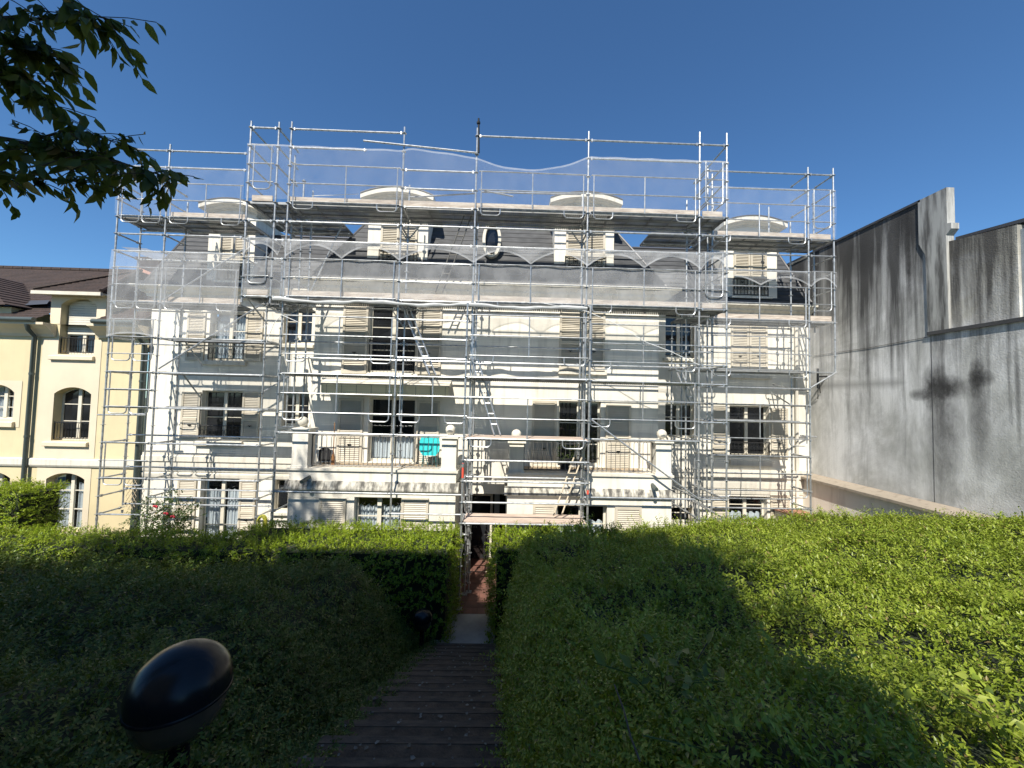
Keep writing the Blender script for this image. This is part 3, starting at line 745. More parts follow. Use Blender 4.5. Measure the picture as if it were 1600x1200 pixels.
for a in (135, 180, 225): st_.tube(c, (c[0]+.17*math.cos(math.radians(a)), c[1], c[2]+.17*math.sin(math.radians(a))), .008, 5)
st_.build('star_mark', M['alu'], door)  # three thin metal rays forming a star-shaped mark
mb = MB(); mb.box(dx1+.13, dx1+.29, YE-.25, YE+.04, 0, 2.2); mb.build('door_post', M['doorgrey'], AB)
q = RC(754, 765, 783, 793, YE); mb = MB(); mb.box(q[0], q[1], YE+.02, YE+.04, q[2], q[3]); mb.build('notice', mat('grey_notice', (.30, .31, .32), .6), AB)
# awning
ax0, ax1 = xat(503, 598, FC-.35), xat(703, 602, FC-.35)
za0, za1 = zat(600, 603, FC-.4), zat(600, 592, FC-.4)
aw = MB(); aw.prism([(FC-.02, za1+.02), (FC-.02, za1-.12), (FC-.42, za0-.02), (FC-.46, za0+.03), (FC-.42, za0+.07)], 'x', ax0, ax1)
awn = aw.build('awning', M['stone'], AB); awn['label'] = 'half-rolled striped awning above the left balcony door'
v = MB(); n = 60; zv = zat(600, 615.5, FC-.44)
for i in range(n):
    xa, xb = ax0+.03+(ax1-ax0-.06)*i/n, ax0+.03+(ax1-ax0-.06)*(i+1)/n
    s1, s2 = abs(math.sin(i*math.pi/6))*.035, abs(math.sin((i+1)*math.pi/6))*.035
    v.quad((xa, FC-.445, zv-s1), (xb, FC-.445, zv-s2), (xb, FC-.45, za0+.01), (xa, FC-.45, za0+.01))
v.build('valance', M['awning'], awn)
# drain pipes of the building
mb = MB(); x = xat(1245, 640, FW-.08); mb.tube((x, FW-.08, 0), (x, FW-.08, cw0), .05, 10); mb.build('drain_pipe', M['stone'], AB, smooth=True)

# ------------------------------------------------------------------ yellow house
FY = 13.10
YH = thing('yellow_house', 'pale yellow rendered house with arched windows and brown tiled roof', 'house', (-16, 14, 0))
yx1 = -11.96; yx0 = -26.0
zc0, zc1 = zat(60, 526, FY), zat(60, 503, FY-.4)
yw = [(*RC(94, 150, 466, 554, FY), .22), (*RC(83, 141, 605, 689, FY), .22), (*RC(70, 130, 739, 832, FY), .2), (*RC(-32, 22, 601, 656, FY), .25), (*RC(-45, 13, 737, 832, FY), .2)]
mb = MB(); gx0, gx1 = xat(80, 480, FY), xat(166.5, 480, FY); zg = zat(125, 457, FY)
below = [w for w in yw[1:]] + [(yw[0][0], yw[0][1], yw[0][2], zc1, 0)]
wall(mb, FY, yx0, yx1, 0, zc1, below, .28)
w0 = (yw[0][0], yw[0][1], zc1, yw[0][3], .22)
wall(mb, FY, gx0, gx1, zc1, zg, [w0], .28)
mb.quad((gx0, FY, zc1), (gx0, FY+3, zc1), (gx0, FY+3, zg), (gx0, FY, zg)); mb.quad((gx1, FY, zc1), (gx1, FY, zg), (gx1, FY+3, zg), (gx1, FY+3, zc1))
mb.quad((yx0, FY, 0), (yx0, FY, zc1), (yx0, FY+8, zc1), (yx0, FY+8, 0))
mb.build('wall', M['yellow'], YH)
# pale panel round the window column
pn = MB(); pa, pb = xat(61, 620, FY), xat(154, 620, FY)
wall(pn, FY-.012, pa, pb, zat(105, 716, FY), zat(115, 530, FY), [(yw[1][0], yw[1][1], yw[1][2], yw[1][3], .22), (yw[0][0], yw[0][1], yw[0][2], zat(115, 530, FY)+.0, 0)], .01)
wall(pn, FY-.012, gx0+.004, gx1-.004, zc1+.02, zg-.02, [(w0[0], w0[1], zc1+.02, w0[3], .22)], .01)
pa2, pb2 = xat(55, 780, FY), xat(140, 780, FY)
wall(pn, FY-.012, pa2, pb2, .2, zat(100, 731, FY), [(yw[2][0], yw[2][1], yw[2][2], yw[2][3], .2)], .01)
q = RC(-40, 33, 594, 667, FY); wall(pn, FY-.012, q[0], q[1], q[2], q[3], [(yw[3][0], yw[3][1], max(yw[3][2], q[2]+.01), yw[3][3], .25)], .01)
pn.build('window_surround', M['cream'], YH)
for i, w in enumerate(yw):
    x0, x1, z0, z1, rise = w
    fx0 = x0+ (x1-x0)*.0
    window(YH, FY, (x0, x1, z0, z1), bars=(.36, .68), rise=rise, inset=.24, curtain=None if i in (0, 1) else .8)
q = yw[0]; mb = MB(); zb_ = zat(120, 521, FY)
for k in range(14): mb.box(q[0]+.04, q[1]-.04, FY+.19, FY+.215, zb_+k*(q[3]-.06-zb_)/14, zb_+(k+.9)*(q[3]-.06-zb_)/14)
mb.build('roller_blind', M['blind'], YH)
for w, h in ((yw[0], .56), (yw[1], .60)):
    railing(YH, FY+.05, w[0]+.02, w[1]-.02, w[2]+.04, w[2]+h, 'iron', pitch=.1)
for px in ((80, 149, 556, 563), (70, 139, 690, 697.5), (-40, 24, 658, 667)):
    sill(YH, FY, *RC(*px, FY), mt='cream')
zb1, zb0 = zat(110, 716.5, FY), zat(110, 729.5, FY)
mb = MB(); mb.prism([(FY+.02, zb0), (FY-.05, zb0), (FY-.08, zb0+.06), (FY-.08, zb1-.03), (FY-.05, zb1), (FY+.02, zb1)], 'x', yx0, yx1-.01); mb.build('string_course', M['stone'], YH)
def ycorn(xa, xb):
    h = zc1-zc0; mb = MB()
    mb.prism([(FY+.02, zc0), (FY-.05, zc0), (FY-.08, zc0+.2*h), (FY-.22, zc0+.55*h), (FY-.36, zc0+.8*h), (FY-.40, zc0+.82*h), (FY-.40, zc1), (FY+.02, zc1)], 'x', xa, xb)
    return mb.build('cornice', M['cream'], YH)
ycorn(yx0, xat(89, 512, FY)); ycorn(xat(155, 512, FY), yx1-.02)
gb = MB()
for xa, xb in ((yx0, gx0-.02), (gx1+.02, yx1-.02)):
    gb.path([(xa, FY-.43, zc1+.07), (xb, FY-.43, zc1+.07)], .075, 10)
gb.build('gutter', M['gutter'], YH, smooth=True)
# roof
def slope(pts, name='roof', mt='rooftile', parent=YH, rows=None):
    mb = MB(); mb.poly(pts); o = mb.build(name, M[mt], parent)
    return o
zr = zat(90, 421.5, 17.6)
def tiled(p00, p10, p01, p11, name, n, parent, course=.0):
    """roof plane built from overlapping tile courses (p00-p10 eaves, p01-p11 ridge)"""
    mb = MB(); P = [Vector(p) for p in (p00, p10, p01, p11)]
    for i in range(n):
        t0, t1 = i/n, (i+1.15)/n
        a, b = P[0].lerp(P[2], t0), P[1].lerp(P[3], t0); c, d = P[1].lerp(P[3], min(t1, 1)), P[0].lerp(P[2], min(t1, 1))
        up = Vector((0, 0, .032)); mb.quad(a+up, b+up, c, d); mb.quad(a, b, b+up, a+up)
    return mb.build(name, M['rooftile'], parent)
tiled((yx0, FY-.35, zc1+.12), (gx0-.02, FY-.35, zc1+.12), (yx0, 17.6, zr), (gx0-.02, 17.6, zr), 'roof', 30, YH)
tiled((gx1+.02, FY-.35, zc1+.12), (yx1, FY-.35, zc1+.12), (gx1+.02, 17.6, zr), (yx1, 17.6, zr), 'roof', 30, YH)
tiled((gx0-.03, FY+1.6, zc1+.12+(zr-zc1-.12)*.39), (gx1+.03, FY+1.6, zc1+.12+(zr-zc1-.12)*.39), (gx0-.03, 17.6, zr), (gx1+.03, 17.6, zr), 'roof', 20, YH)
mb = MB()
for k in range(30):
    xx = yx1-.15-k*.42; mb.prism([(17.5, zr-.02), (17.5, zr+.07), (17.6, zr+.12), (17.7, zr+.07), (17.7, zr-.02)], 'x', xx-.40, xx)
mb.build('ridge_tile', M['rooftile'], YH)
# hipped dormer roof over the gable
ze = zat(120, 456, FY-.25); zh = zat(162, 421.5, 14.6)
e0, e1 = gx0-.28, gx1+.10
pe = [(e0, FY-.30, ze), (e1, FY-.30, ze)]
rdg = ((e0+e1)/2+.55, 14.7, zh); rdb = ((e0+e1)/2+.55, 17.0, zh)
tiled(pe[0], pe[1], rdg, (rdg[0]+.02, rdg[1], rdg[2]), 'dormer_roof', 16, YH)
tiled((e0, 17, ze), pe[0], rdb, rdg, 'dormer_roof', 16, YH); tiled(pe[1], (e1, 17, ze), rdg, rdb, 'dormer_roof', 16, YH)
mb = MB()
for a_ in pe: mb.tube((a_[0], a_[1], a_[2]+.05), (rdg[0], rdg[1], rdg[2]+.06), .06, 6)
mb.build('hip_tile', M['rooftile'], YH, smooth=True)
mb = MB(); mb.box(e0-.02, e1+.02, FY-.34, FY-.26, ze-.12, ze-.01); mb.box(e0, e1, FY-.26, FY+.1, ze-.07, ze-.02); mb.build('fascia', M['frame'], YH)
# neighbouring hip at the left edge
L0 = [(xat(-60, 490, FY-.3), FY-.3, zat(0, 476, FY-.3)), (xat(8, 476, FY-.3), FY-.3, zat(0, 476, FY-.3))]
rg = (xat(-30, 425, 14.6), 14.6, zat(0, 427, 14.6))
tiled((L0[0][0]-1.5, *L0[0][1:]), L0[1], (rg[0]-1.0, *rg[1:]), rg, 'dormer_roof', 12, YH)
tiled(L0[1], (L0[1][0]+1.0, 17, L0[1][2]), rg, (rg[0], 17, rg[2]), 'dormer_roof', 12, YH)
mb = MB(); mb.box(L0[0][0]-1.5, L0[1][0]-.1, FY-.05, FY+2, zc1, L0[0][2]-.02); mb.build('dormer_wall', M['yellow'], YH)
# roof window and chimney
sk = MB(); a = at(8, 482, FY+.35); b = at(76, 478, FY+.35); c = at(80, 472, FY+1.0); d = at(20, 473.5, FY+1.0)
sk.poly([(p[0], p[1]-.05, p[2]+.06) for p in (a, b, c, d)]); skw = sk.build('roof_window', M['lead'], YH)
ch = RC(213, 240, 405, 447, 15.0); mb = MB(); mb.box(ch[0], ch[1], 15.0, 15.7, ch[2]-2.5, ch[3]); mb.box(ch[0]-.05, ch[1]+.05, 14.95, 15.75, ch[3], ch[3]+.08)
cm_ = mb.build('chimney', M['pink'], YH)
mb = MB(); q = RC(205, 250, 398, 404, 14.7); mb.quad((q[0]-.2, 14.5, q[3]+.2), (q[1], 14.5, q[2]-.1), (q[1]+.05, 15.4, q[2]+.25), (q[0]-.1, 15.4, q[3]+.5)); mb.build('roof_hatch', M['zinc'], YH)
def pipe(px0, py0, px1, py1, Y, par, r=.062):
    xa = (xat(px0, py0, Y)+xat(px1, py1, Y))/2; zt = zat(px0, py0, Y); mb = MB()
    mb.path([(xa+.02, Y-.25, zt+.28), (xa+.02, Y-.2, zt+.1), (xa, Y, zt-.1), (xa, Y, 0)], r, 10)
    for k in range(3): mb.lathe((xa, Y, zt*(.2+.3*k)), [(r+.012, 0), (r+.012, .07)], 10)
    return mb.build('drain_pipe', M['gutter'], par, smooth=True)
pipe(53, 521, 37, 763, FY-.12, YH); pipe(226.5, 535, 210, 783, FY-.12, YH, .075)

# ------------------------------------------------------------------ old grey building on the right (its blind wall runs towards the camera)
OG = thing('old_building', 'old grey building with a tall blind wall streaked by black damp stains', 'building', (XW, 9, 0))
ztop = atx(1455, 306, XW)[2]; ztop2 = atx(1320, 370, XW)[2]
yP0, yP1 = atx(1441, 400, XW)[1], atx(1477, 340, XW)[1]; zled = atx(1452, 521, XW)[2]; yL = atx(1452, 521, XW)[1]; yend = 4.6
b1 = atx(1478, 590, XW); b2 = atx(1529, 588, XW); b3 = atx(1440, 615, XW)
b4 = atx(1418, 385, XW)
M['grey'] = greywall('damp_grey_render', (.53, .53, .51), (.030, .029, .029), 1, tuple((*atx(x_, y_, XW)[1:], a_, c_, k_) for x_, y_, a_, c_, k_ in ((1460, 605, .24, .50, 1), (1484, 606, .36, .24, 1), (1474, 665, .34, 1.15, .8), (1527, 590, .13, .36, 1), (1532, 592, .20, .17, 1), (1529, 645, .17, 1.1, .75), (1437, 617, .20, .13, .9), (1420, 400, .09, 1.5, 1), (1412, 350, .22, .7, .8), (1345, 400, .5, .55, .6), (1470, 760, .3, .6, .35), (1590, 600, .04, 1.0, .7))))
M['grey2'] = greywall('damp_buff_render', (.60, .58, .51), (.045, .042, .04), 2)
mb = MB()
mb.prism([(14.5, 0), (14.5, ztop2-.05), (yP1, ztop), (yP1, zled-.02), (yend, zled-.02), (yend, 0)], 'x', XW, XW+.16)
og = mb.build('blind_wall', M['grey'], OG)
mb = MB()
pz = atx(1474, 352, XW)[2]
mb.prism([(yP0+.05, pz-.25), (yP0+.05, ztop+.02), (yP1-.06, ztop+.02), (yP1-.06, pz), (yP1-.14, pz-.02), (yP1-.14, pz-.16), (yP1-.03, pz-.28), (yL-.45, zled), (yL+.0, zled), (yP0-.1, pz-.6)], 'x', XW-.03, XW+.17)
mb.build('corner_pilaster', M['pilaster'], OG)
zr0, zr1 = atx(1480, 376, XW)[2], atx(1592, 349, XW)[2]
yr1 = atx(1588, 400, XW)[1]
mb = MB(); mb.prism([(yP1+.1, zled-.3), (yP1+.1, zr0), (yr1, zr1), (yr1, zled-.3)], 'x', XW+.035, XW+.7); mb.build('set_back_wall', M['grey2'], OG)
mb = MB(); mb.box(XW+.1, XW+.9, yend, yr1-.002, zled, zr1-.1); mb.build('zinc_cladding', M['zinc'], OG)
fl = MB(); fl.prism([(14.6, ztop2-.05), (14.6, ztop2+.02), (yP0, ztop-.02+.05), (yP0, ztop-.03)], 'x', XW-.03, XW+.2)
fl.prism([(yP1-.1, zr0-.0), (yP1-.1, zr0+.06), (yr1-.25, zr1+.10), (yr1-.25, zr1+.02)], 'x', XW+.12, XW+.8)
fl.box(XW-.045, XW+.3, yend, yL+.02, zled-.05, zled+.035)
fl.build('flashing', M['lead'], OG)
mb = MB(); mb.box(XW+.17, XW+9, yend, 14.4, 0, zled-.03); mb.build('body', M['grey2'], OG)
# joint line & cable & bracket on the wall
mb = MB(); y1 = atx(1455, 540, XW)[1]; mb.box(XW-.004, XW+.01, y1-.005, y1+.005, .5, zled-.06); mb.build('expansion_joint', M['lead'], OG)
mb = MB(); mb.path([atx(1272, 556, XW-.012), atx(1360, 543, XW-.012), atx(1453, 526, XW-.012)], .006, 5); mb.build('cable', M['iron'], OG)
mb = MB(); a = atx(1292, 588, XW); mb.tube((XW, a[1], a[2]), (XW-.3, a[1], a[2]-.02), .03, 6); mb.tube((XW-.3, a[1], a[2]-.4), (XW-.3, a[1], a[2]+.25), .035, 6)
mb.tube((XW-.28, a[1], a[2]-.05), (XW-.02, a[1]+.25, a[2]-.55), .015, 6); mb.tube((XW-.28, a[1], a[2]), (XW-.02, a[1]+.35, a[2]-.75), .012, 6); mb.build('wall_bracket', M['iron'], OG)
# low garden wall with sloped coping in front of it
zl = atx(1400, 778, XW-.35)[2]
LW = thing('garden_wall', 'low white garden wall with weathered stone coping below the grey wall', 'wall', (XW-.3, 9, 0))
mb = MB(); mb.box(XW-.28, XW-.01, 5.5, FW-.01, 0, zl-.14); mb.build('masonry', M['white'], LW)
mb = MB(); mb.prism([(XW-.42, zl-.13), (XW-.42, zl-.06), (XW-.01, zl+.05), (XW-.01, zl-.13)], 'y', 5.5, FW+.0-.02); mb.build('coping', M['coping'], LW)
SH = thing('lean_to', 'small white lean-to with red tiled roof at the foot of the garden wall', 'shed', (9.6, 12, 0))
sx0, sx1 = xat(1236, 805, 12.3), xat(1284, 815, 12.0); zt0, zt1 = zat(1245, 803, 12.6), zat(1275, 816, 11.6)
mb = MB(); mb.box(sx0, sx1, 11.75, FW-.03, 0, zt1-.04); mb.build('wall', M['white'], SH)
mb = MB()
for k in range(6):
    y0 = 11.65+k*.24; z0 = zt1+(zt0-zt1)*k/6; mb.prism([(y0, z0), (y0, z0+.04), (y0+.27, z0+.055+(zt0-zt1)/6), (y0+.27, z0+.015+(zt0-zt1)/6)], 'x', sx0-.06, sx1+.06)
mb.build('roof', M['terracotta'], SH)
# ------------------------------------------------------------------ scaffolding
K0, DK = 5.62, .507
def LZ(k): return K0+DK*k
KG = -K0/DK
YA, YAI, YT, YWF, YWI = 10.15, 10.88, 9.45, 11.30, 12.03
R_ = .0241
class Scaf:
    def __init__(s, name, label, loc):
        s.root = thing(name, label, 'scaffold', loc)
    def std(s, X, Y, k0, k1, base=None, mt='steel', lean=0):
        z0 = LZ(k0) if base is None else base; z1 = LZ(k1); mb = MB()
        zz0 = z0+.28 if base is not None else z0
        mb.tube((X, Y, zz0), (X, Y, z1), R_, 8)
        k = math.ceil((zz0-K0)/DK-.02)
        while LZ(k) <= z1+.01:
            z = LZ(k); mb.lathe((X, Y, z-.05), [(.06, 0), (.06, .01)], 8)
            if k % 4 == 0: mb.lathe((X, Y, z-.22), [(.031, 0), (.031, .09)], 8)
            k += 1
        o = mb.build('standard', M[mt], s.root, smooth=True)
        if base is not None:
            b = MB(); b.box(X-.075, X+.075, Y-.075, Y+.075, z0, z0+.012); b.tube((X, Y, z0+.012), (X, Y, z0+.30), .018, 8)
            b.lathe((X, Y, z0+.22), [(.05, 0), (.05, .035)], 8); b.build('base_plate', M['steel'], o)
        return o
    def bar(s, a, b, name='ledger', r=R_, head=True):
        mb = MB(); mb.tube(a, b, r, 8)
        if head:
            d = (Vector(b)-Vector(a)).normalized()
            for p in (Vector(a)+d*.055, Vector(b)-d*.055): mb.box(p.x-.016, p.x+.016, p.y-.022, p.y+.022, p.z-.036, p.z+.036)
        return mb.build(name, M['steel'], s.root, smooth=True)
    def led(s, x0, x1, Y, *ks):
        for k in ks: s.bar((x0+.03, Y, LZ(k)-.045), (x1-.03, Y, LZ(k)-.045))
    def tr(s, X, y0, y1, *ks):
        for k in ks: s.bar((X, y0+.03, LZ(k)-.05), (X, y1-.03, LZ(k)-.05), 'transom')
    def frame(s, x0, x1, Y, k, w=.52):
        """prefabricated guardrail frame: bottom bar at level k, rails 0.5 and 1.0 above, u-shaped feet"""
        z = LZ(k)-.02; a, b = x0+.15, x1-.13; r = .0165; mb = MB(); y = Y-.045
        zt = LZ(k+2)-.03; zm = LZ(k+1)-.03
        w = min(w, (b-a)*.46)
        c = .10; zb = z-.20
        def U(xo, sgn):
            pts = [(xo, y, zt), (xo, y, zb+c)]
            for t in (1, 2, 3): pts.append((xo+sgn*c*(1-math.cos(t*math.pi/8)), y, zb+c*(1-math.sin(t*math.pi/8))))
            pts += [(xo+sgn*c, y, zb), (xo+sgn*(w-c), y, zb)]
            for t in (1, 2, 3): pts.append((xo+sgn*(w-c+c*math.sin(t*math.pi/8)), y, zb+c*(1-math.cos(t*math.pi/8))))
            pts += [(xo+sgn*w, y, zb+c), (xo+sgn*w, y, z)]
            mb.path(pts, r, 6)
        if b-a > 1.0:
            U(a, 1); U(b, -1); mb.tube(((a+b)/2, y, zt), ((a+b)/2, y, z-.02), r, 6)
        else:
            xm = b-a
            pts = [(a, y, zt), (a, y, zb+c), (a+.03, y, zb+.03), (a+c, y, zb), (b-c, y, zb), (b-.03, y, zb+.03), (b, y, zb+c), (b, y, zt)]
            mb.path(pts, r, 6)
        for zz, rr in ((zt, r), (zm, r), (z, r)): mb.tube((a-.07, y, zz), (b+.07, y, zz), rr, 6)
        mb.build('guardrail', M['steel'], s.root, smooth=True)
    def deck(s, x0, x1, y0, y1, k, mt='deck', n=2):
        w = (y1-y0-.09)/n; z = LZ(k)
        for i in range(n):
            mb = MB(); a = y0+.045+i*w+.006; b = a+w-.012
            mb.quad((x0+.03, a, z-.005), (x1-.03, a, z-.005), (x1-.03, b, z-.005), (x0+.03, b, z-.005))
            for yy in (a, b): mb.box(x0+.03, x1-.03, yy-.003, yy+.003, z-.07, z-.004)
            kx = max(2, int((x1-x0)/.6))
            for j in range(kx+1):
                xx = x0+.04+(x1-x0-.08)*j/kx; mb.box(xx-.012, xx+.012, a+.004, b-.004, z-.045, z-.012)
            mb.build('deck_board', M[mt], s.root)
    def toe(s, x0, x1, Y, k):
        mb = MB(); j = random.uniform(-.012, .012)
        mb.box(x0+.02, x1-.02, Y+.028, Y+.056, LZ(k)+.0, LZ(k)+.15+j); mb.build('toe_board', M['plank'], s.root)
    def brace(s, a, b): s.bar(a, b, 'brace', .0225, False)

def XAt(px, py): return xat(px, py, YA)
I_, I2, L_ = XAt(387, 300), XAt(429.5, 330), XAt(450, 320)
A_, B_, C_, D_, E_ = XAt(623.5, 440), XAt(740, 420), XAt(917, 410), XAt(1092.5, 440), XAt(1135.3, 440)
TL, TR = xat(726, 640, YT), xat(919.5, 700, YT)
zp = 3.02
C = Scaf('central_scaffold', 'tall galvanised steel scaffold across the middle of the white building with two wooden toe-boarded decks', (-.2, YA, 0))
for X, k0, k1, b in ((I_, 3.6, 13.25, None), (I2, 3.6, 13.25, None), (L_, 0, 13.3, 0.0), (A_, 0, 13.25, 0.0), (B_, 0, 13.35, 0.0), (C_, 0, 13.4, 0.0), (D_, 0, 13.6, 0.0), (E_, 0, 13.6, 0.0)):
    C.std(X, YA, k0, k1, b)
for X, k1, b in ((L_, 11.0, zat(462, 667, YAI)), (A_, 10.9, zfloor+.01), (B_, 9.9, 0.0), (C_, 10.6, zfloor+.01), (D_, 10.6, 0.0), (E_, 12.2, 0.0)):
    C.std(X, YAI, 0, k1, b)
for X, Y, k0, k1 in ((L_+.26, YAI+.02, 0, 10.4), (I2+.05, YAI, 4, 12.4)):
    C.std(X, Y, 3.8 if k0 else -2.6, k1)
C.std(xat(1065, 560, YWI-.4), YWI-.4, 0, 4.6, 0.0); C.std(xat(1049, 640, YWI), YWI, 0, 4.0, 0.0); C.std(xat(441, 420, 10.5), 10.5, 3.8, 6.2)
C.std(xat(450, 600, YWI-.5), YWI-.5, 0, 2, zat(447, 666, YWI-.5))
# dark upper extension on the entrance standard
mb = MB(); mb.tube((B_+.05, YA+.0, LZ(12.0)), (B_+.02, YA, zat(745.5, 185, YA)), .026, 8); mb.lathe((B_+.02, YA, LZ(13.6)), [(.05, 0), (.05, .05)], 8); mb.build('standard', M['iron'], C.root, smooth=True)
bays = [(I_, I2), (L_, A_), (A_, B_), (B_, C_), (C_, D_), (D_, E_)]
for a, b in ((I_, I2), (L_, A_), (B_, C_), (C_, D_), (D_, E_)): C.led(a, b, YA, 13)
C.led(L_, L_+2.05, YA, 12); C.led(C_, D_, YA, 12); C.led(A_, B_, YA, 11, 10)
C.bar(at(568, 220, YA-.06), at(745.5, 239, YA-.06), 'ledger', R_, False)
for a, b in bays: C.led(a, b, YA, 8, 7)
C.led(A_, B_, YA, 6, 5, 3, 2, 1)
C.led(I_, I2, YA, 4); C.led(I2, L_, YA, 8, 7, 4, 6)
for a, b in ((L_, A_), (A_, B_), (B_, C_), (C_, D_), (D_, E_)): C.led(a, b, YA, 9, 4, 0)
for a, b in ((L_, A_), (A_, B_), (C_, D_)): C.led(a, b, YA, -3)
C.led(L_, A_, YA, -6); C.led(A_, B_, YA, -6); C.led(C_, D_, YA, -6)
C.led(D_, E_, YA, -6, -7, 2, 1, -2); C.led(A_-.1, B_, YA, -7, -8)
for a, b in ((L_, A_), (A_, B_), (B_, C_), (C_, D_), (D_, E_)): C.led(a, b, YAI, 8.85, 3.85, 1.9, 1)
for a, b in ((I_, I2), (D_, E_)): C.frame(a, b, YA, 10); C.frame(a, b, YA, 5)
for a, b in ((L_, A_), (B_, C_), (C_, D_)): C.frame(a, b, YA, 9); C.frame(a, b, YA, 4)
for a, b in ((L_, A_), (C_, D_)): C.frame(a, b, YA, 1); C.frame(a, b, YA, -2)
C.frame(A_, B_, YA, -2)
for a, b in bays+[(I2, L_)]:
    if b-a > .3: C.deck(a, b, YA, YAI+.30, 9, n=3); C.deck(a, b, YA, YAI, 4)
C.deck(I_, L_+1.0, YAI+.30, YWI+.2, 9, n=3); C.deck(D_-.95, E_, YAI+.30, YWI+.2, 9, n=3)
C.deck(I_, L_, YAI, YWI, 4, n=3); C.deck(D_, E_, YAI, YWI, 4, n=3)
C.led(I_, L_+1.0, YWI-.2, 8.85); C.led(D_-.95, E_, YWI-.2, 8.85)
for a, b in ((L_, A_), (A_, B_), (B_, C_), (C_, D_)): C.deck(a, b, YA, YAI, 0)
for a, b in ((L_, A_), (A_, B_), (B_, C_), (C_, D_)): C.toe(a, b, YA, 9); C.toe(a, b, YA, 4)
for a, b in ((I_, I2), (D_, E_)): C.toe(a+.08, b-.08, YA, 9); C.toe(a+.08, b-.08, YA, 4)
for X in (L_, A_, B_, C_, D_, E_): C.tr(X, YA, YAI, 9, 8, 4, 0)
for X in (I_, I2): C.tr(X, YA, YAI+.3, 13, 12, 11, 10, 9, 8, 7, 6, 5, 4)
C.tr(E_, YA, YWI, 13, 12, 11, 10, 9, 7, 6, 5, 4)
for X in (D_, E_): C.tr(X, YA, YWI, -6, -7, 1, -3)
C.tr(L_, YA, YWI, -3, -6, -7)
C.brace(at(921.5, 654, YA-.05), at(1092, 780, YA-.05)); C.brace(at(383, 463, YA), at(416, 504, YWF-.1)); C.brace((A_+.02, YAI, LZ(3.8)), (A_+.75, YAI, LZ(.2)))
C.brace((L_+.2, YAI, LZ(4)), (L_+1.1, YAI+.1, LZ(8.6)))
for X, k in ((A_, 9), (C_, 9), (A_, 4)):        # console brackets under the decks
    mb = MB(); mb.path([(X+.06, YAI, LZ(k)-.08), (X+.42, YAI, LZ(k)-.1), (X+.03, YAI, LZ(k)-.62)], .02, 6); mb.path([(X-.06, YAI, LZ(k)-.08), (X-.40, YAI, LZ(k)-.1), (X-.03, YAI, LZ(k)-.62)], .02, 6)
    mb.build('bracket', M['steel'], C.root, smooth=True)
mb = MB(); c = at(640, 295, YAI); mb.tube((c[0], YAI, LZ(10.2)), at(745, 302, YAI-.1), .022, 6); mb.tube(at(757, 298, YAI-.1), at(802, 307, YAI-.1), .022, 6); mb.tube(at(752, 300, YAI), at(908, 304, YAI), .022, 6)
mb.build('handrail_tube', M['steel'], C.root, smooth=True)

T = Scaf('entrance_scaffold', 'narrow scaffold tower standing on the red tiled walk in front of the entrance door', (.6, YT, 0))
T.std(TL, YT, 0, 3.55, 0.0); T.std(TR, YT, 0, 3.6, 0.6); T.std(TL+.16, YA+.12, 0, 4.4, 0.0); T.std(TR-.07, YT+.45, 0, 3.4, .5)
T.frame(TL, TR, YT, 1); T.frame(TL, TR, YT, -3)
T.led(TL, TR, YT, 0, -3, -4, -5, -6, -7)
T.deck(TL, TR, YT, YA, 0); 
def planks(S_, x0, x1, y0, y1, k, n=2):
    w = (y1-y0-.04)/n
    for i in range(n):
        mb = MB(); mb.box(x0+.02, x1-.02, y0+.02+i*w+.006, y0+.02+(i+1)*w-.006, LZ(k)-.045, LZ(k)+.004+.003*i); mb.build('deck_board', M['planklight'], S_.root)
planks(T, TL, TR, YT, YA, -3); planks(T, TL+.03, TR, YT+.02, YA, -7)
T.led(TL, TR, YA-.03, -5.05, -3, -7)
for X in (TL, TR): T.tr(X, YT, YA, 3, 2, 1, 0, -2, -3, -5, -6, -7)
T.tr(TL, YT, YA, -8.5); T.brace((TL, YT+.05, LZ(-5.2)), (TL+.02, YA, LZ(-6.9)))
for px, py, h, sx in ((725.5, 735, .36, TL), (919.3, 769, .1, TR)):
    z = zat(px, py, YT); mb = MB(); mb.lathe((sx, YT, z-h/2), [(R_+.004, 0), (R_+.004, h)], 10); mb.build('tape_mark', M['orange'], T.root)

Lw = Scaf('wing_scaffold', 'galvanised scaffold on the left in front of the yellow house corner and the left wing', (-9.5, YWF, 0))
H_, G_, W_ = xat(167, 580, YWF), xat(244, 580, YWF), xat(411, 600, YWF); XI = xat(385, 300, YWF)
Lw.std(H_, YWF, 0, 11.2, 0.0); Lw.std(G_, YWF, 0, 13.3, 0.0); Lw.std(W_, YWF, 0, 4.2, 0.0)
Lw.std(H_, YWI, -8, 10.4); Lw.std(G_, YWI, 0, 10.6, 0.0); Lw.std(W_, YWI, 0, 3.0, 0.0); Lw.std(G_+1.15, YWI+.5, 7.5, 10.3)
for k in (13, 12): Lw.led(H_+.35, G_, YWF, k); Lw.led(G_, XI, YWF, k)
for a, b in ((H_, G_), (G_, XI)):
    Lw.led(a, b, YWF, 9, 8, 7, 4); Lw.frame(a, b, YWF, 9); Lw.frame(a, b, YWF, 4)
    Lw.deck(a, b, YWF, YWI+.3, 9, n=3); Lw.deck(a, b, YWF, YWI, 4); Lw.led(a, b, YWI, 8.8, 3.85, 7)
Lw.toe(G_+.1, XI, YWF, 9); Lw.toe(G_+.12, XI, YWF, 4); Lw.toe(H_+.3, G_, YWI-.3, 4)
for k in (1, -2, -6): Lw.frame(H_, G_, YWF, k)
Lw.led(H_, G_, YWF, 2.0, 0, -1, -2, -4, -6, -8); Lw.led(G_, W_, YWF, 2.0, 0, -2, -4, -6, -7)
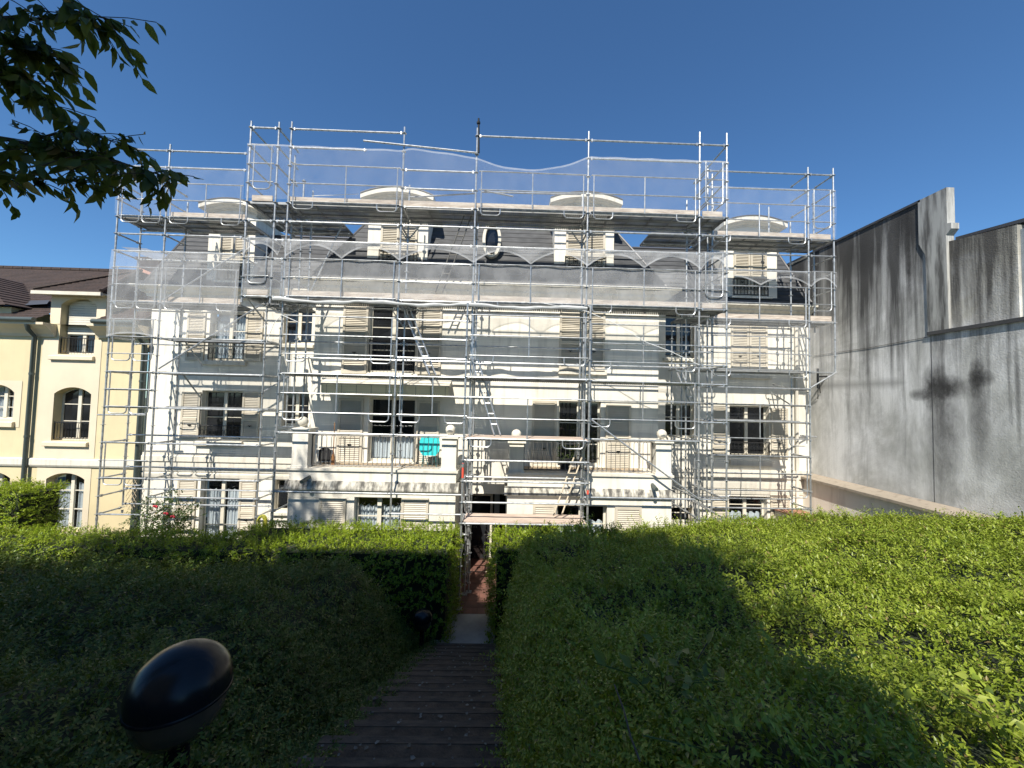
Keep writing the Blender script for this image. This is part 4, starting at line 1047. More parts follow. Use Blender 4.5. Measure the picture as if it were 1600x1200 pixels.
Lw.deck(G_, W_, YWF, YWI, 0, n=2); Lw.deck(G_, W_, YWF+.3, YWI, -2, n=1); Lw.deck(G_, W_, YWF+.3, YWI, 2, n=1)
for a, b in ((H_, G_), (G_, W_)): Lw.led(a, b, YWI, 1.8, -3.7, -5.6, -6.9, -7.8)
for X in (H_, G_, W_): Lw.tr(X, YWF, YWI, 4, 2, 0, -2, -4, -6, -7, -8)
for X in (H_, G_): Lw.tr(X, YWF, YWI, 11, 10, 9, 8, 7)
Lw.bar(at(153, 648, YWI), at(228, 648.5, YWI), 'ledger', R_, False)
Lw.brace(at(255, 469, YWF-.05), at(384, 388, YWF-.05)); Lw.brace(at(248, 576, YWF-.05), at(405, 478, YWF-.05)); Lw.brace(at(412, 612, YWF+.2), at(448, 590, YWI))
for zt0 in (1.9, -.1):                           # hanging rods seen behind the corner
    Lw.brace((G_+.22, YWI-.05, LZ(zt0)), (G_+.48, YWI+.35, LZ(zt0-1.4)))

Rw = Scaf('wing_scaffold', 'galvanised scaffold on the right in front of the right wing beside the grey wall', (7.5, YWF, 0))
N_, F_, G2 = xat(1105, 560, YWF), xat(1264, 480, YWF), xat(1303, 400, YWF)
Rw.std(N_, YWF, 0, 13.2, 0.0); Rw.std(F_, YWF, 0, 13.35, 0.0); Rw.std(G2, YWF, .9, 13.35)
Rw.std(N_, YWI, 0, 4, 0.0); Rw.std(F_, YWI, 0, 10.7, 0.0); Rw.std(G2-.02, YWI, 3.7, 12.6); Rw.std(F_-.5, YWI+.3, 9, 11.9); Rw.std(E_+.12, YWI-.2, 0, 4.2, 0.0)
for k in (13, 12, 8, 7, 0, -2): Rw.led(N_, F_, YWF, k)
for k in (13, 9, 8, 4, 1): Rw.led(F_, G2, YWF, k)
Rw.led(N_, F_, YWF, 9, 4, -1, -4, -5, -7)
for k in (9, 4, 1, -6): Rw.frame(N_, F_, YWF, k)
for k in (10, 5): Rw.frame(F_, G2, YWF, k)
Rw.frame(N_, F_, YWF, -3)
for a, b in ((N_, F_), (F_, G2)):
    for k in (9, 4): Rw.deck(a, b, YWF, YWI+(.3 if k == 9 else 0), k, n=3 if k == 9 else 2); Rw.toe(a+.05, b-.05, YWF, k)
Rw.deck(N_, F_, YWF, YWI, 1); Rw.deck(N_, F_, YWF+.3, YWI, -2, n=1)
Rw.led(N_, F_, YWI, 8.8, 3.85, 2.6, -2, -6.3, -6.8)
for X in (N_, F_): Rw.tr(X, YWF, YWI, 9, 8, 4, 1, 0, -1, -2, -4, -6, -7)
Rw.tr(F_, YWF, YWI, 13, 12, 11); Rw.tr(G2, YWF, YWI, 13, 12, 11, 10, 9, 8, 7, 6, 5, 4)
Rw.tr(N_, YWF, YWI, 13, 12, 11, 10)
Rw.brace((F_, YWF-.04, LZ(0)), (G2, YWF-.04, LZ(.95))); Rw.brace((F_, YWF, LZ(-.3)), (F_+.05, YWI+.9, LZ(.3))); Rw.brace((F_-.05, YWI, LZ(-1)), (F_-.05, YWI+.9, LZ(-.2)))
Rw.bar((F_+.05, YWI-.3, LZ(-2.9)), (F_+.55, YWI-.3, LZ(-2.95)), 'ledger', R_, False)

# ladders
def ladder(a, b, w, label, mt='alu', side=(1, 0, 0)):
    a, b = Vector(a), Vector(b); d = (b-a).normalized(); s = Vector(side)*w/2; L = (b-a).length; mb = MB()
    for q in (s, -s): mb.tube(a+q, b+q, .020, 6)
    for i in range(1, int(L/.28)): mb.tube(a+d*.28*i+s, a+d*.28*i-s, .014, 6)
    o = mb.build('ladder', M[mt], None, origin=a); return tag(o, label, 'ladder', 'access ladders inside the scaffold')
ladder(at(686, 457, YA+.45), at(731, 337, YA+.35), .20, 'dark access ladder climbing between the two upper decks right of the left dormer', 'greyiron')
ladder(at(676, 586, YA+.5), at(632, 474, YA+.4), .18, 'metal ladder leaning below the lower toe-boarded deck in front of the open French window', 'alu')
ladder(at(777, 679, YT+.45), at(741, 560, YT+.4), .16, 'slim metal ladder above the pale timber deck of the entrance scaffold', 'alu')
ladder(at(871, 806, YT+.3), at(910, 694, YT+.35), .20, 'pale wooden ladder standing on the lowest timber platform of the entrance scaffold', 'ladder')
ladder(at(1084, 634, YAI), at(1062, 582, YAI), .14, 'short metal ladder beside the right recess windows of the white building', 'alu')

# nets
def net(label, pts_top, pts_bot, Y, hem=None, sag=.05, name='debris_net', nx=40, mt='net', group='white debris nets on the scaffold'):
    """pts: list of (X, z) along the top and bottom edge; the cloth bellies a little"""
    def ev(P, t):
        x = P[0][0]+(P[-1][0]-P[0][0])*t
        for p, q in zip(P[:-1], P[1:]):
            if x <= q[0]+1e-9:
                u = (x-p[0])/max(q[0]-p[0], 1e-9); return x, p[1]+(q[1]-p[1])*u
        return P[-1]
    mb = MB(); NZ = 6; G = []
    for i in range(nx+1):
        t = i/nx; xt, zt = ev(pts_top, t); xb, zb = ev(pts_bot, t); col = []
        for j in range(NZ+1):
            u = j/NZ; x = xt+(xb-xt)*u; z = zt+(zb-zt)*u
            col.append((x, Y-.03-sag*math.sin(u*math.pi)*(.6+.4*math.sin(x*3.1))-.012*math.sin(x*7+u*4), z))
        G.append(col)
    for i in range(nx):
        for j in range(NZ): mb.quad(G[i][j], G[i+1][j], G[i+1][j+1], G[i][j+1])
    cx = (pts_top[0][0]+pts_top[-1][0])/2
    o = mb.build(name, M[mt], None, smooth=True, origin=(cx, Y, min(p[1] for p in pts_bot)))
    tag(o, label, 'net', group)
    if hem:
        for which in hem:
            P = [G[i][0 if which == 't' else NZ] for i in range(nx+1)]
            mb = MB()
            for p, q in zip(P[:-1], P[1:]):
                dz = -.05 if which == 't' else .05
                mb.quad((p[0], p[1]-.006, p[2]), (q[0], q[1]-.006, q[2]), (q[0], q[1]-.006, q[2]+dz), (p[0], p[1]-.006, p[2]+dz))
            mb.build('hem', M['nethem'], o)
    return o
def sagline(x0, z0, x1, z1, s, n=12): return [(x0+(x1-x0)*i/n, z0+(z1-z0)*i/n-s*4*(i/n)*(1-i/n)) for i in range(n+1)]
z12, z9 = LZ(12)-.05, LZ(9)
top = [(I_, z12), (I2, z12), (L_, z12), (A_, z12-.02)] + sagline(A_, z12+.05, B_, LZ(11.6), -.02)[1:] + sagline(B_, LZ(11.6), C_, LZ(11.9), .34)[1:] + [(D_, z12), (E_, z12)]
net('long white net along the topmost guardrails of the central scaffold, sagging in one bay', top, [(I_, z9), (E_, z9)], YA-.07, 't', .05, nx=110)
def scallops(spans, zlow, h, n=10):
    P = []
    for a, b in spans:
        P += [(a+(b-a)*i/n, zlow+h*(1-(2*i/n-1)**2)) for i in range(n+1)]
    return P
def halves(*xs_): return [(p, q) for p, q in zip(xs_[:-1], xs_[1:])]
sp = halves(I_, I2+.2, L_+.05, (L_+A_)/2, A_, B_, (B_+C_)/2, C_, (C_+D_)/2, D_, E_)
sp[1:2] = [(I2+.2, L_+.05)]
net('white net with scalloped lower edge across the middle of the central scaffold', [(I_, LZ(7)-.05), (E_, LZ(7)-.05)], scallops(sp, LZ(6)-.02, .33), YA-.06, 'b', .03, nx=240, mt='netthick')
net('thin white net behind the guardrails above the lower toe-boarded deck of the central scaffold', [(I_, LZ(6)), (E_, LZ(6))], [(I_, LZ(4)), (E_, LZ(4))], YA+.02, None, .02, nx=90, mt='netthick')
net('white net round the left corner of the left wing scaffold above the drain pipe', [(H_, LZ(7)-.05), (G_, LZ(7)-.05)], sagline(H_, LZ(1.9), G_, LZ(1.9), -.1), YWF-.06, 'b', .06, mt='netthick')
net('white net over the left wing scaffold between its lower toe board and the shuttered windows', [(G_, LZ(7)-.05), (XI, LZ(7)-.05)], [(G_, LZ(2.1)), (XI, LZ(2.1))], YWF-.06, None, .04, mt='netthick')
net('white net along the top guardrail of the left wing scaffold', [(H_, LZ(12)-.05), (XI, LZ(12)-.05)], [(H_, LZ(9)), (XI, LZ(9))], YWF-.06, None, .04)
net('white net along the top guardrail of the right wing scaffold', [(N_, LZ(12)-.05), (G2, LZ(12)-.05)], [(N_, LZ(9)), (G2, LZ(9))], YWF-.06, None, .04)
net('white net with scalloped edge on the right wing scaffold below the round dormer', [(N_, LZ(7)-.05), (G2, LZ(7)-.05)], scallops(halves(N_, (N_+F_)/2, F_, G2), LZ(6)-.02, .25), YWF-.07, 'b', .03, nx=60)
net('white net hanging in front of the closed shutters on the right wing scaffold', [(E_-.02, LZ(4)), (G2, LZ(4))], [(N_-.1, LZ(.95)), (G2, LZ(.95))], YWF-.06, None, .05, nx=60)
net('white net hanging loosely at the left end of the central scaffold', [(I_, LZ(4)), (L_+.3, LZ(4))], sagline(I_+.1, LZ(2.2), L_+.3, LZ(3.6), .0), YA+.5, 'b', .08)
# rolled net along the lower deck edge and loose ropes
P = []
for i in range(60):
    t = i/59; x = L_-.2+(C_-L_+.2)*t; P.append((x, YA-.11-.02*math.sin(i*.9), LZ(4)-.13-.055*math.sin(t*math.pi*3.2)**2+.008*math.sin(i*1.3)))
mb = MB(); mb.path(P, [.048+.012*math.sin(i*.7) for i in range(60)], 8)
tag(mb.build('rolled_net', M['rollednet'], None, smooth=True, origin=(P[0][0], YA, LZ(4)-.2)), 'rolled-up white mesh tied along the front of the lower toe-boarded deck', 'net')
for pts, lb in (([(850, 474), (918, 487), (960, 505), (1010, 535), (1045, 548), (1092, 570)], 'slack white rope running down from the lower deck past the right recess window'),
                ([(470, 505), (440, 492), (428, 505), (416, 535)], 'loose white rope hanging at the left end of the lower deck'),
                ([(487, 306), (520, 305), (560, 303)], 'thin white cord stretched behind the top toe board near the left dormer')):
    mb = MB(); mb.path([at(x, y, YA-.13 if lb[0] != 't' else YAI) for x, y in pts], .009, 5)
    p0 = at(*pts[0], YA-.13); tag(mb.build('rope', M['rope'], None, smooth=True, origin=p0), lb, 'rope')
# ------------------------------------------------------------------ foliage
def leaf_mesh(name, base, ldir, nrm, length, width, mt, parent=None, origin=(0, 0, 0)):
    """four-point folded leaves: arrays of base points, directions, normals, lengths, widths"""
    n = len(base); o = np.array(origin if parent is None else parent.matrix_world.translation if False else origin, dtype=float)
    side = np.cross(ldir, nrm); side /= np.linalg.norm(side, axis=1, keepdims=True)+1e-9
    mid = base+ldir*(length*.45)[:, None]
    V = np.empty((n, 4, 3))
    V[:, 0] = base; V[:, 2] = base+ldir*length[:, None]-nrm*(length*.08)[:, None]
    V[:, 1] = mid+side*(width*.5)[:, None]+nrm*(width*.16)[:, None]
    V[:, 3] = mid-side*(width*.5)[:, None]+nrm*(width*.16)[:, None]
    V -= o
    me = bpy.data.meshes.new(name); me.vertices.add(4*n); me.vertices.foreach_set('co', V.reshape(-1))
    idx = np.arange(n)*4
    L = np.stack([idx, idx+1, idx+2, idx, idx+2, idx+3], 1).reshape(-1)
    me.loops.add(6*n); me.loops.foreach_set('vertex_index', L.astype(np.int32))
    me.polygons.add(2*n); me.polygons.foreach_set('loop_start', (np.arange(2*n)*3).astype(np.int32))
    me.polygons.foreach_set('loop_total', np.full(2*n, 3, np.int32))
    me.update(calc_edges=True); me.validate()
    me.materials.append(mt)
    ob = bpy.data.objects.new(name, me); COL.objects.link(ob)
    if parent is not None: ob.parent = parent
    else: ob.location = o
    return ob
def lance_mesh(name, base, ldir, nrm, length, width, mt, parent):
    """long pointed leaves with a bent midrib: eight points each"""
    n = len(base); side = np.cross(ldir, nrm); side /= np.linalg.norm(side, axis=1, keepdims=True)+1e-9
    V = np.empty((n, 8, 3)); curl = RNG.uniform(-.05, .30, n)
    def rib(t): return base+ldir*(length*t)[:, None]-nrm*(length*curl*t*t)[:, None]
    V[:, 0] = rib(0); V[:, 1] = rib(.28); V[:, 2] = rib(.62); V[:, 3] = rib(1.0)
    for i, (t, w) in enumerate(((.26, .46), (.60, .40))):
        up = nrm*(width*.16)[:, None]
        V[:, 4+i] = rib(t)+side*(width*w)[:, None]+up; V[:, 6+i] = rib(t)-side*(width*w)[:, None]+up
    me = bpy.data.meshes.new(name); me.vertices.add(8*n); me.vertices.foreach_set('co', V.reshape(-1))
    idx = (np.arange(n)*8)[:, None]
    Q = np.concatenate([idx+np.array([0, 4, 1]), idx+np.array([0, 1, 6]), idx+np.array([2, 5, 3]), idx+np.array([2, 3, 7])], 0)
    Q4 = np.concatenate([idx+np.array([1, 4, 5, 2]), idx+np.array([1, 2, 7, 6])], 0)
    L = np.concatenate([Q.reshape(-1), Q4.reshape(-1)]); nt, nq = len(Q), len(Q4)
    me.loops.add(len(L)); me.loops.foreach_set('vertex_index', L.astype(np.int32)); me.polygons.add(nt+nq)
    me.polygons.foreach_set('loop_start', np.concatenate([np.arange(nt)*3, nt*3+np.arange(nq)*4]).astype(np.int32))
    me.polygons.foreach_set('loop_total', np.concatenate([np.full(nt, 3), np.full(nq, 4)]).astype(np.int32))
    me.update(calc_edges=True); me.validate(); me.materials.append(mt)
    me.polygons.foreach_set('use_smooth', [True]*len(me.polygons))
    ob = bpy.data.objects.new(name, me); COL.objects.link(ob); ob.parent = parent
    return ob
def nz(a): return a/(np.linalg.norm(a, axis=-1, keepdims=True)+1e-9)
def twigs(p, n, leaflen, per=9, tl=3.2, up=.5, spread=.9, wr=.45, bias=(0, 0, 0)):
    """leafy sprigs growing from surface points p with normals n; returns leaf arrays"""
    N = len(p); d = nz(n*up+RNG.normal(size=(N, 3))*spread*.6+np.array(bias))
    flip = (d*n).sum(1) < -.1; d[flip] -= 2*((d[flip]*n[flip]).sum(1))[:, None]*n[flip]
    s = nz(np.cross(d, RNG.normal(size=(N, 3))))
    T = leaflen*tl*RNG.uniform(.6, 1.3, N)
    B, D, NN, LL, WW = [], [], [], [], []
    for j in range(per):
        t = (j+.6)/per; sg = 1 if j % 2 else -1
        pos = p+d*(T*t)[:, None]-np.array([0, 0, 1.])*(T*.22*t*t)[:, None]
        ld = nz(d*.55+s*sg*.85+RNG.normal(size=(N, 3))*.22)
        nn = nz(np.cross(ld, np.cross(n+np.array([0, 0, .5]), ld))+RNG.normal(size=(N, 3))*.28)
        nn = nz(nn-ld*(nn*ld).sum(1)[:, None])
        l = leaflen*RNG.uniform(.7, 1.25, N)*(1-.3*t)
        B.append(pos); D.append(ld); NN.append(nn); LL.append(l); WW.append(l*wr*RNG.uniform(.85, 1.15, N))
    return [np.concatenate(a) for a in (B, D, NN, LL, WW)]
def cat(parts): return [np.concatenate([p[i] for p in parts]) for i in range(5)]

def bank_points(fn, x0, x1, y0, y1, n):
    x = RNG.uniform(x0, x1, n); y = RNG.uniform(y0, y1, n)
    z = np.array([fn(a, b) for a, b in zip(x, y)])
    e = .04
    dx = np.array([fn(a+e, b) for a, b in zip(x, y)])-z; dy = np.array([fn(a, b+e) for a, b in zip(x, y)])-z
    nr = nz(np.stack([-dx/e, -dy/e, np.ones(n)], 1))
    return np.stack([x, y, z], 1), nr
def lump(p, amp=.09):
    x, y = p[:, 0], p[:, 1]
    return amp*(np.sin(x*3.1+1.7*np.sin(y*1.9))*np.sin(y*3.7+np.cos(x*2.3))+.6*np.sin(x*7.3+y*4.1)*np.sin(y*8.1-x*3.3))
def cover_bank(fn, side, strips, mt, name, label, leafk=1.0, dens=1.0):
    parts = []
    for (y0, y1, ll, per_m2) in strips:
        xe = 1.42*y1+2.6
        x0, x1 = (PX1-.03, min(xe, 10.1)) if side > 0 else (-min(xe, 12.6), PX0-.02)
        area = (x1-x0)*(y1-y0); n = int(area*per_m2*dens/9)
        p, nr = bank_points(fn, x0, x1, y0, y1, n)
        p[:, 2] += lump(p)-.02
        # more sprigs on the steep face beside the stairs
        parts.append(twigs(p, nr, ll*leafk, 9))
        k_ = n//9; parts.append(twigs(p[:k_], nr[:k_], ll*leafk*1.1, 14, tl=6.0, up=.9, spread=.7))
        xs0, xs1 = (PX1-.03, PX1+.45) if side > 0 else (PX0-.9, PX0+.06)
        n2 = int((y1-y0)*1.6*per_m2*dens/9*.8)
        p, nr = bank_points(fn, xs0, xs1, y0, y1, n2); parts.append(twigs(p, nr, ll*leafk, 9))
    A = cat(parts)
    o = leaf_mesh(name, *A, mt); tag(o, label, None, None, 'stuff'); return o
cover_bank(bank_r, 1, [(.35, .8, .025, 15000), (.8, 1.3, .027, 12000), (1.3, 2.0, .031, 8500), (2.0, 3.2, .038, 5600), (3.2, 5, .048, 3500), (5, 9.25, .060, 2300)],
           M['leaf_cover'], 'groundcover', 'dense small-leaved groundcover on the bank right of the stairs', dens=1.0)
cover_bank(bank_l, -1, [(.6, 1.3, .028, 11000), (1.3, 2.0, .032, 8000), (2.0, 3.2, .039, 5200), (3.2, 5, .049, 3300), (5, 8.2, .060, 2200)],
           M['leaf_shade'], 'groundcover', 'dense groundcover with shade-darkened leaf colour on the bank left of the stairs', dens=1.0)

n = 1500; yy = RNG.uniform(.9, 7.9, n)**1.0; xx = PX0+RNG.uniform(-.12, .13, n)*(1+.5*np.sin(yy*3))
p = np.stack([xx, yy, np.array([stair_z(v) for v in yy])+RNG.uniform(.02, .16, n)], 1)
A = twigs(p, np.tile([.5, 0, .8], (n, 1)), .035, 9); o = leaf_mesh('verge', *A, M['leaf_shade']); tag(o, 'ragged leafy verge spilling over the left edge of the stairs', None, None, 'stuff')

def hedge(x0, x1, y0, y1, z0, z1, label, leaf=.062, dens=1500, mt='leaf_hedge', rnd=.12, group=None, name='hedge', nsh=0):
    h = MB(); ins = .10
    nx = max(2, int((x1-x0)/.3))
    h.box(x0+ins, x1-ins, y0+ins, y1-ins, z0, z1-ins*1.1)
    root = thing(name, label, 'hedge', ((x0+x1)/2, (y0+y1)/2, z0), group)
    core = h.build('shade_core', M['bankdark'], root)  # solid core whose dark colour stands for shade between the leaves
    faces = [('t', (x1-x0)*(y1-y0)), ('f', (x1-x0)*(z1-z0)), ('l', (y1-y0)*(z1-z0)), ('r', (y1-y0)*(z1-z0)), ('b', (x1-x0)*(z1-z0)*.6)]
    parts = []
    for f, a in faces:
        n = int(a*dens/9*(1.25 if f == 't' else .9)); u = RNG.uniform(0, 1, n); w = RNG.uniform(0, 1, n)
        if f == 't': p = np.stack([x0+(x1-x0)*u, y0+(y1-y0)*w, np.full(n, z1)-.05], 1); nr = np.tile([0, 0, 1.], (n, 1))
        elif f == 'f': p = np.stack([x0+(x1-x0)*u, np.full(n, y0)+.05, z0+(z1-z0)*w], 1); nr = np.tile([0, -1., .25], (n, 1))
        elif f == 'b': p = np.stack([x0+(x1-x0)*u, np.full(n, y1)-.05, z0+(z1-z0)*w], 1); nr = np.tile([0, 1., .25], (n, 1))
        elif f == 'l': p = np.stack([np.full(n, x0)+.05, y0+(y1-y0)*u, z0+(z1-z0)*w], 1); nr = np.tile([-1., 0, .25], (n, 1))
        else: p = np.stack([np.full(n, x1)-.05, y0+(y1-y0)*u, z0+(z1-z0)*w], 1); nr = np.tile([1., 0, .25], (n, 1))
        q = p.copy(); bump = .06*np.sin(q[:, 0]*4.3+q[:, 2]*3)*np.cos(q[:, 1]*5+q[:, 0]*1.7)+RNG.normal(size=n)*.035
        p += nr*bump[:, None]
        parts.append(twigs(p, nz(nr), leaf, 9, tl=2.6, up=.9, spread=.8, wr=.42, bias=(0, 0, .25)))
    if nsh:                                       # a few unclipped shoots standing above the top
        n = nsh; p = np.stack([RNG.uniform(x0, x1, n), RNG.uniform(y0, y1, n), np.full(n, z1)], 1)
        parts.append(twigs(p, np.tile([0, 0, 1.], (n, 1)), leaf*1.05, 12, tl=4.2, up=2.2, spread=.5, wr=.4))
    A = cat(parts); A[0] = A[0]-np.array(root.location)
    lo = leaf_mesh('foliage', *A, M[mt], root)
    return root
HX = xat(712, 850, 9.0)
hedge(-6.0, HX, 8.15, 9.85, 0, zat(580, 853, 8.4), 'clipped green hedge left of the path, in front of the curtained left window', nsh=70)
hedge(-13.4, -6.05, 8.4, 9.35, 0, zat(200, 845, 8.7), 'long clipped hedge at the far left below the yellow house and rose bush', nsh=40)
hedge(-.16, 4.9, 8.05, 9.2, 0, zat(900, 842, 8.6), 'bright clipped hedge right of the path, below the entrance scaffold platform', nsh=150)
hedge(4.95, 10.15, 8.9, 9.6, 0, zat(1300, 825, 9.1), 'clipped hedge in front of the right wing and low garden wall', nsh=120)
hedge(-14.6, -12.45, 10.3, 11.4, 0, zat(30, 766, 10.6), 'squared bright green bush standing under the left windows of the yellow house', leaf=.07)
# mound of foliage at the right edge, shade put into its leaf colour
c = at(1585, 835, 7.6)
p = RNG.normal(size=(420, 3)); p = nz(p); p[:, 2] = abs(p[:, 2])
pp = np.array([c[0]+.2, c[1], c[2]-.35])+p*np.array([1.1, .8, .42]); A = twigs(pp, p, .06, 9)
r = thing('shrub', 'shrub with shade-darkened leaf colour rising above the groundcover at the foot of the grey wall', 'shrub', (c[0]+.2, c[1], c[2]-.6)); A[0] = A[0]-np.array(r.location)
leaf_mesh('foliage', *A, M['leaf_shade'], r)
mb = MB()
for k in range(7):
    a = k*.9; mb.path([(c[0]+.2, c[1], c[2]-1.2), (c[0]+.2+.3*math.cos(a), c[1]+.25*math.sin(a), c[2]-.6), (c[0]+.2+.7*math.cos(a), c[1]+.5*math.sin(a), c[2]-.2)], .012, 5)
mb.build('stem', M['bark'], r)
# rose bush
rc = at(240, 815, 10.6)
rz = zat(240, 766, 10.6)
rr_ = thing('rose_bush', 'loose rose bush with red blooms at the foot of the left drain pipe', 'bush', (rc[0], 10.6, 0))
n = 620; p = RNG.normal(size=(n, 3)); p = nz(p)*RNG.uniform(.25, 1, n)[:, None]
pp = np.array([rc[0]+.15, 10.6, rz-.95])+p*np.array([.95, .5, .95]); pp[:, 0] += (pp[:, 2]-1.2)*.25
A = twigs(pp, nz(p+[0, 0, .3]), .07, 7, tl=3, wr=.6); A[0] = A[0]-np.array(rr_.location)
leaf_mesh('foliage', *A, M['leaf_rose'], rr_)
mb = MB()
for k in range(9):
    a = k*.7; mb.path([(rc[0]+.1, 10.6, 0), (rc[0]+.2*math.cos(a), 10.6+.15*math.sin(a), .9), (rc[0]+.2+.6*math.cos(a), 10.6+.35*math.sin(a), 1.5+.2*math.sin(k*2))], .012, 5)
mb.build('stem', M['bark'], rr_)
for px, py in ((259.5, 803), (243, 792), (270, 808)):
    q = at(px, py, 10.15); mb = MB()
    for k in range(3): mb.sphere((q[0]+.03*math.cos(k*2.1), q[1]+.03*math.sin(k*2.1), q[2]+.012*k), .028, 9)
    f = mb.build('bloom', M['rose'], rr_, smooth=True)
# trellis by the drain pipe
mb = MB(); q = RC(196, 214, 742, 800, 12.9)
for i in range(-8, 9):
    for s in (1, -1):
        a = Vector((q[0]+(q[1]-q[0])*.5+i*.11, 12.9, (q[2]+q[3])/2)); d = Vector((s*.5, 0, .87))
        P = [a+d*t for t in np.linspace(-.8, .8, 17)]; P = [v for v in P if q[0] <= v.x <= q[1] and q[2] <= v.z <= q[3]]
        if len(P) > 1: mb.tube(P[0], P[-1], .008, 4)
tag(mb.build('trellis', M['lattice'], None, origin=(q[0], 12.9, q[2])), 'thin diamond trellis on the yellow wall beside the drain pipe', 'trellis')

# broad-leaved weeds and bramble stems near the camera
def weed(px, py, Y, n, ll, label, mt='leaf_cover', h=.12):
    c = np.array(at(px, py, Y)); N = n
    p = np.repeat(c[None], N, 0)+RNG.normal(size=(N, 3))*np.array([.09, .07, .03]); nr = nz(RNG.normal(size=(N, 3))*.5+[0, -.5, .9])
    d = nz(RNG.normal(size=(N, 3))*[1, 1, .35]+[0, -.2, .15]); nn = nz(nr-d*(nr*d).sum(1)[:, None])
    l = ll*RNG.uniform(.6, 1.2, N)
    r = thing('weed', label, 'plant', tuple(c-[0, 0, h]), 'broad-leaved weeds in the groundcover')
    leaf_mesh('foliage', p-np.array(r.location), d, nn, l, l*.55, M[mt], r)
    mb = MB()
    for k in range(0, N, 3): mb.path([tuple(c-[0, 0, h]), tuple((c+p[k])/2-[0, 0, .02]), tuple(p[k])], .0022, 4)
    mb.build('stem', M['leaf_shade'], r)
weed(1575, 1120, 1.15, 16, .055, 'pale broad-leaved weed poking through the sunlit groundcover at the lower right')
weed(1190, 1165, 1.0, 14, .05, 'yellow-green broad-leaved weed at the bottom edge in the shaded groundcover')
weed(1040, 1050, 1.35, 30, .06, 'shade-darkened broad-leaved bramble clump in the shaded groundcover right of the stairs', 'leaf_shade')
weed(1460, 1075, 1.3, 10, .05, 'small oval-leaved weed among the sunlit groundcover beside the shadow edge')
def stalk(pts, Ys, label, r=.0025, mt='leaf_cover'):
    mb = MB(); P = [at(x, y, Y) for (x, y), Y in zip(pts, Ys)]; mb.path(P, r, 5)
    tag(mb.build('bramble_stem', M['bark'], None, smooth=True, origin=P[0]), label, 'stem')
stalk([(1275, 1195), (1305, 1160), (1335, 1147), (1368, 1152)], [1.0, 1.05, 1.1, 1.15], 'arching bare stem at the shadow edge in the lower right')
stalk([(960, 1070), (975, 1110), (985, 1150), (1000, 1190)], [1.2, 1.1, 1.0, .95], 'thin pale stem running down the shaded groundcover')
stalk([(1090, 1030), (1105, 1005), (1115, 985)], [1.7, 1.7, 1.72], 'short pale twig above the shaded groundcover')

# ------------------------------------------------------------------ garden lamps
def lamp(px, py, Y, d, zg, label):
    c = at(px, py, Y); r = d/2
    root = thing('bollard_lamp', label, 'lamp', (c[0], c[1], zg), 'black mushroom bollard lamps along the stairs')
    mb = MB(); prof = [(r*math.cos(t), r*.92*math.sin(t)) for t in [(-.12+ (math.pi/2+.12)*i/12) for i in range(13)]]; prof[-1] = (.002, r*.92)
    prof = [(r*.93, -r*.17), (r*1.0, -r*.16)]+prof
    mb.lathe((c[0], c[1], c[2]), prof, 36); mb.build('lamp_hood', M['blackplastic'], root, smooth=True)
    mb = MB(); mb.lathe((c[0], c[1], c[2]), [(.3*r, -r*1.08), (.62*r, -r*1.0), (.84*r, -r*.72), (.93*r, -r*.40), (.95*r, -r*.17)], 30); mb.build('lens', M['smoke'], root, smooth=True)
    mb = MB(); mb.lathe((c[0], c[1], c[2]), [(r*.98, -r*.20), (r*1.012, -r*.19), (r*1.012, -r*.15), (r*1.0, -r*.13)], 36); mb.build('rim', M['blackplastic'], root, smooth=True)
    mb = MB(); mb.lathe((c[0], c[1], zg), [(.09, 0), (.09, .02), (.045, .04), (.045, c[2]-r*.93-zg)], 16); mb.build('post', M['blackplastic'], root, smooth=True)
lamp(283, 1072, 1.78, .375, stair_z(1.78)-.1, 'large glossy black bollard lamp nearest the camera at lower left')
lamp(660, 966, 7.4, .36, stair_z(7.4)-.02, 'small black bollard lamp beside the foot of the stairs')

n = 260; c_ = np.array(at(283, 1160, 1.74)); p = np.repeat(c_[None], n, 0)+np.stack([RNG.normal(size=n)*.26, RNG.uniform(-.25, .16, n), RNG.uniform(-.42, .02, n)], 1)
A = twigs(p, np.tile([.1, -.4, .8], (n, 1)), .030, 10, tl=4.5); o = leaf_mesh('verge', *A, M['leaf_shade']); tag(o, 'shade-darkened leafy growth round the post of the near lamp', None, None, 'stuff')

# ------------------------------------------------------------------ balcony things
tq = RC(655, 687, 680, 712, FB+.42); c = ((tq[0]+tq[1])/2, (tq[2]+tq[3])/2); w, h = (tq[1]-tq[0])/2, (tq[3]-tq[2])/2
TB = thing('folding_table', 'turquoise folding table tipped upright behind the left balcony railing', 'table', (c[0], FB+.45, zfloor))
mb = MB(); k = .62
prof = [(c[0]-w, c[1]-h*.25), (c[0]-w*.92, c[1]-h*.6), (c[0]-w*k, c[1]-h), (c[0]+w*k, c[1]-h), (c[0]+w*.92, c[1]-h*.6), (c[0]+w, c[1]-h*.25), (c[0]+w, c[1]+h*.3), (c[0]+w*.8, c[1]+h), (c[0]-w*.75, c[1]+h), (c[0]-w, c[1]+h*.3)]
mb.prism(prof, 'y', FB+.42, FB+.445); mb.build('tabletop', M['teal'], TB)
for s in (-1, 1):
    mb = MB(); mb.tube((c[0]+s*w*.7, FB+.47, zfloor), (c[0]+s*w*.55, FB+.46, c[1]), .012, 6); mb.tube((c[0]+s*w*.2, FB+.60, zfloor), (c[0]+s*w*.6, FB+.47, c[1]-h*.3), .012, 6); mb.build('leg', M['tealdark'], TB)
CH = thing('folding_chair', 'dark teal slatted folding chair under the turquoise table', 'chair', (c[0]+.05, FB+.62, zfloor))
mb = MB()
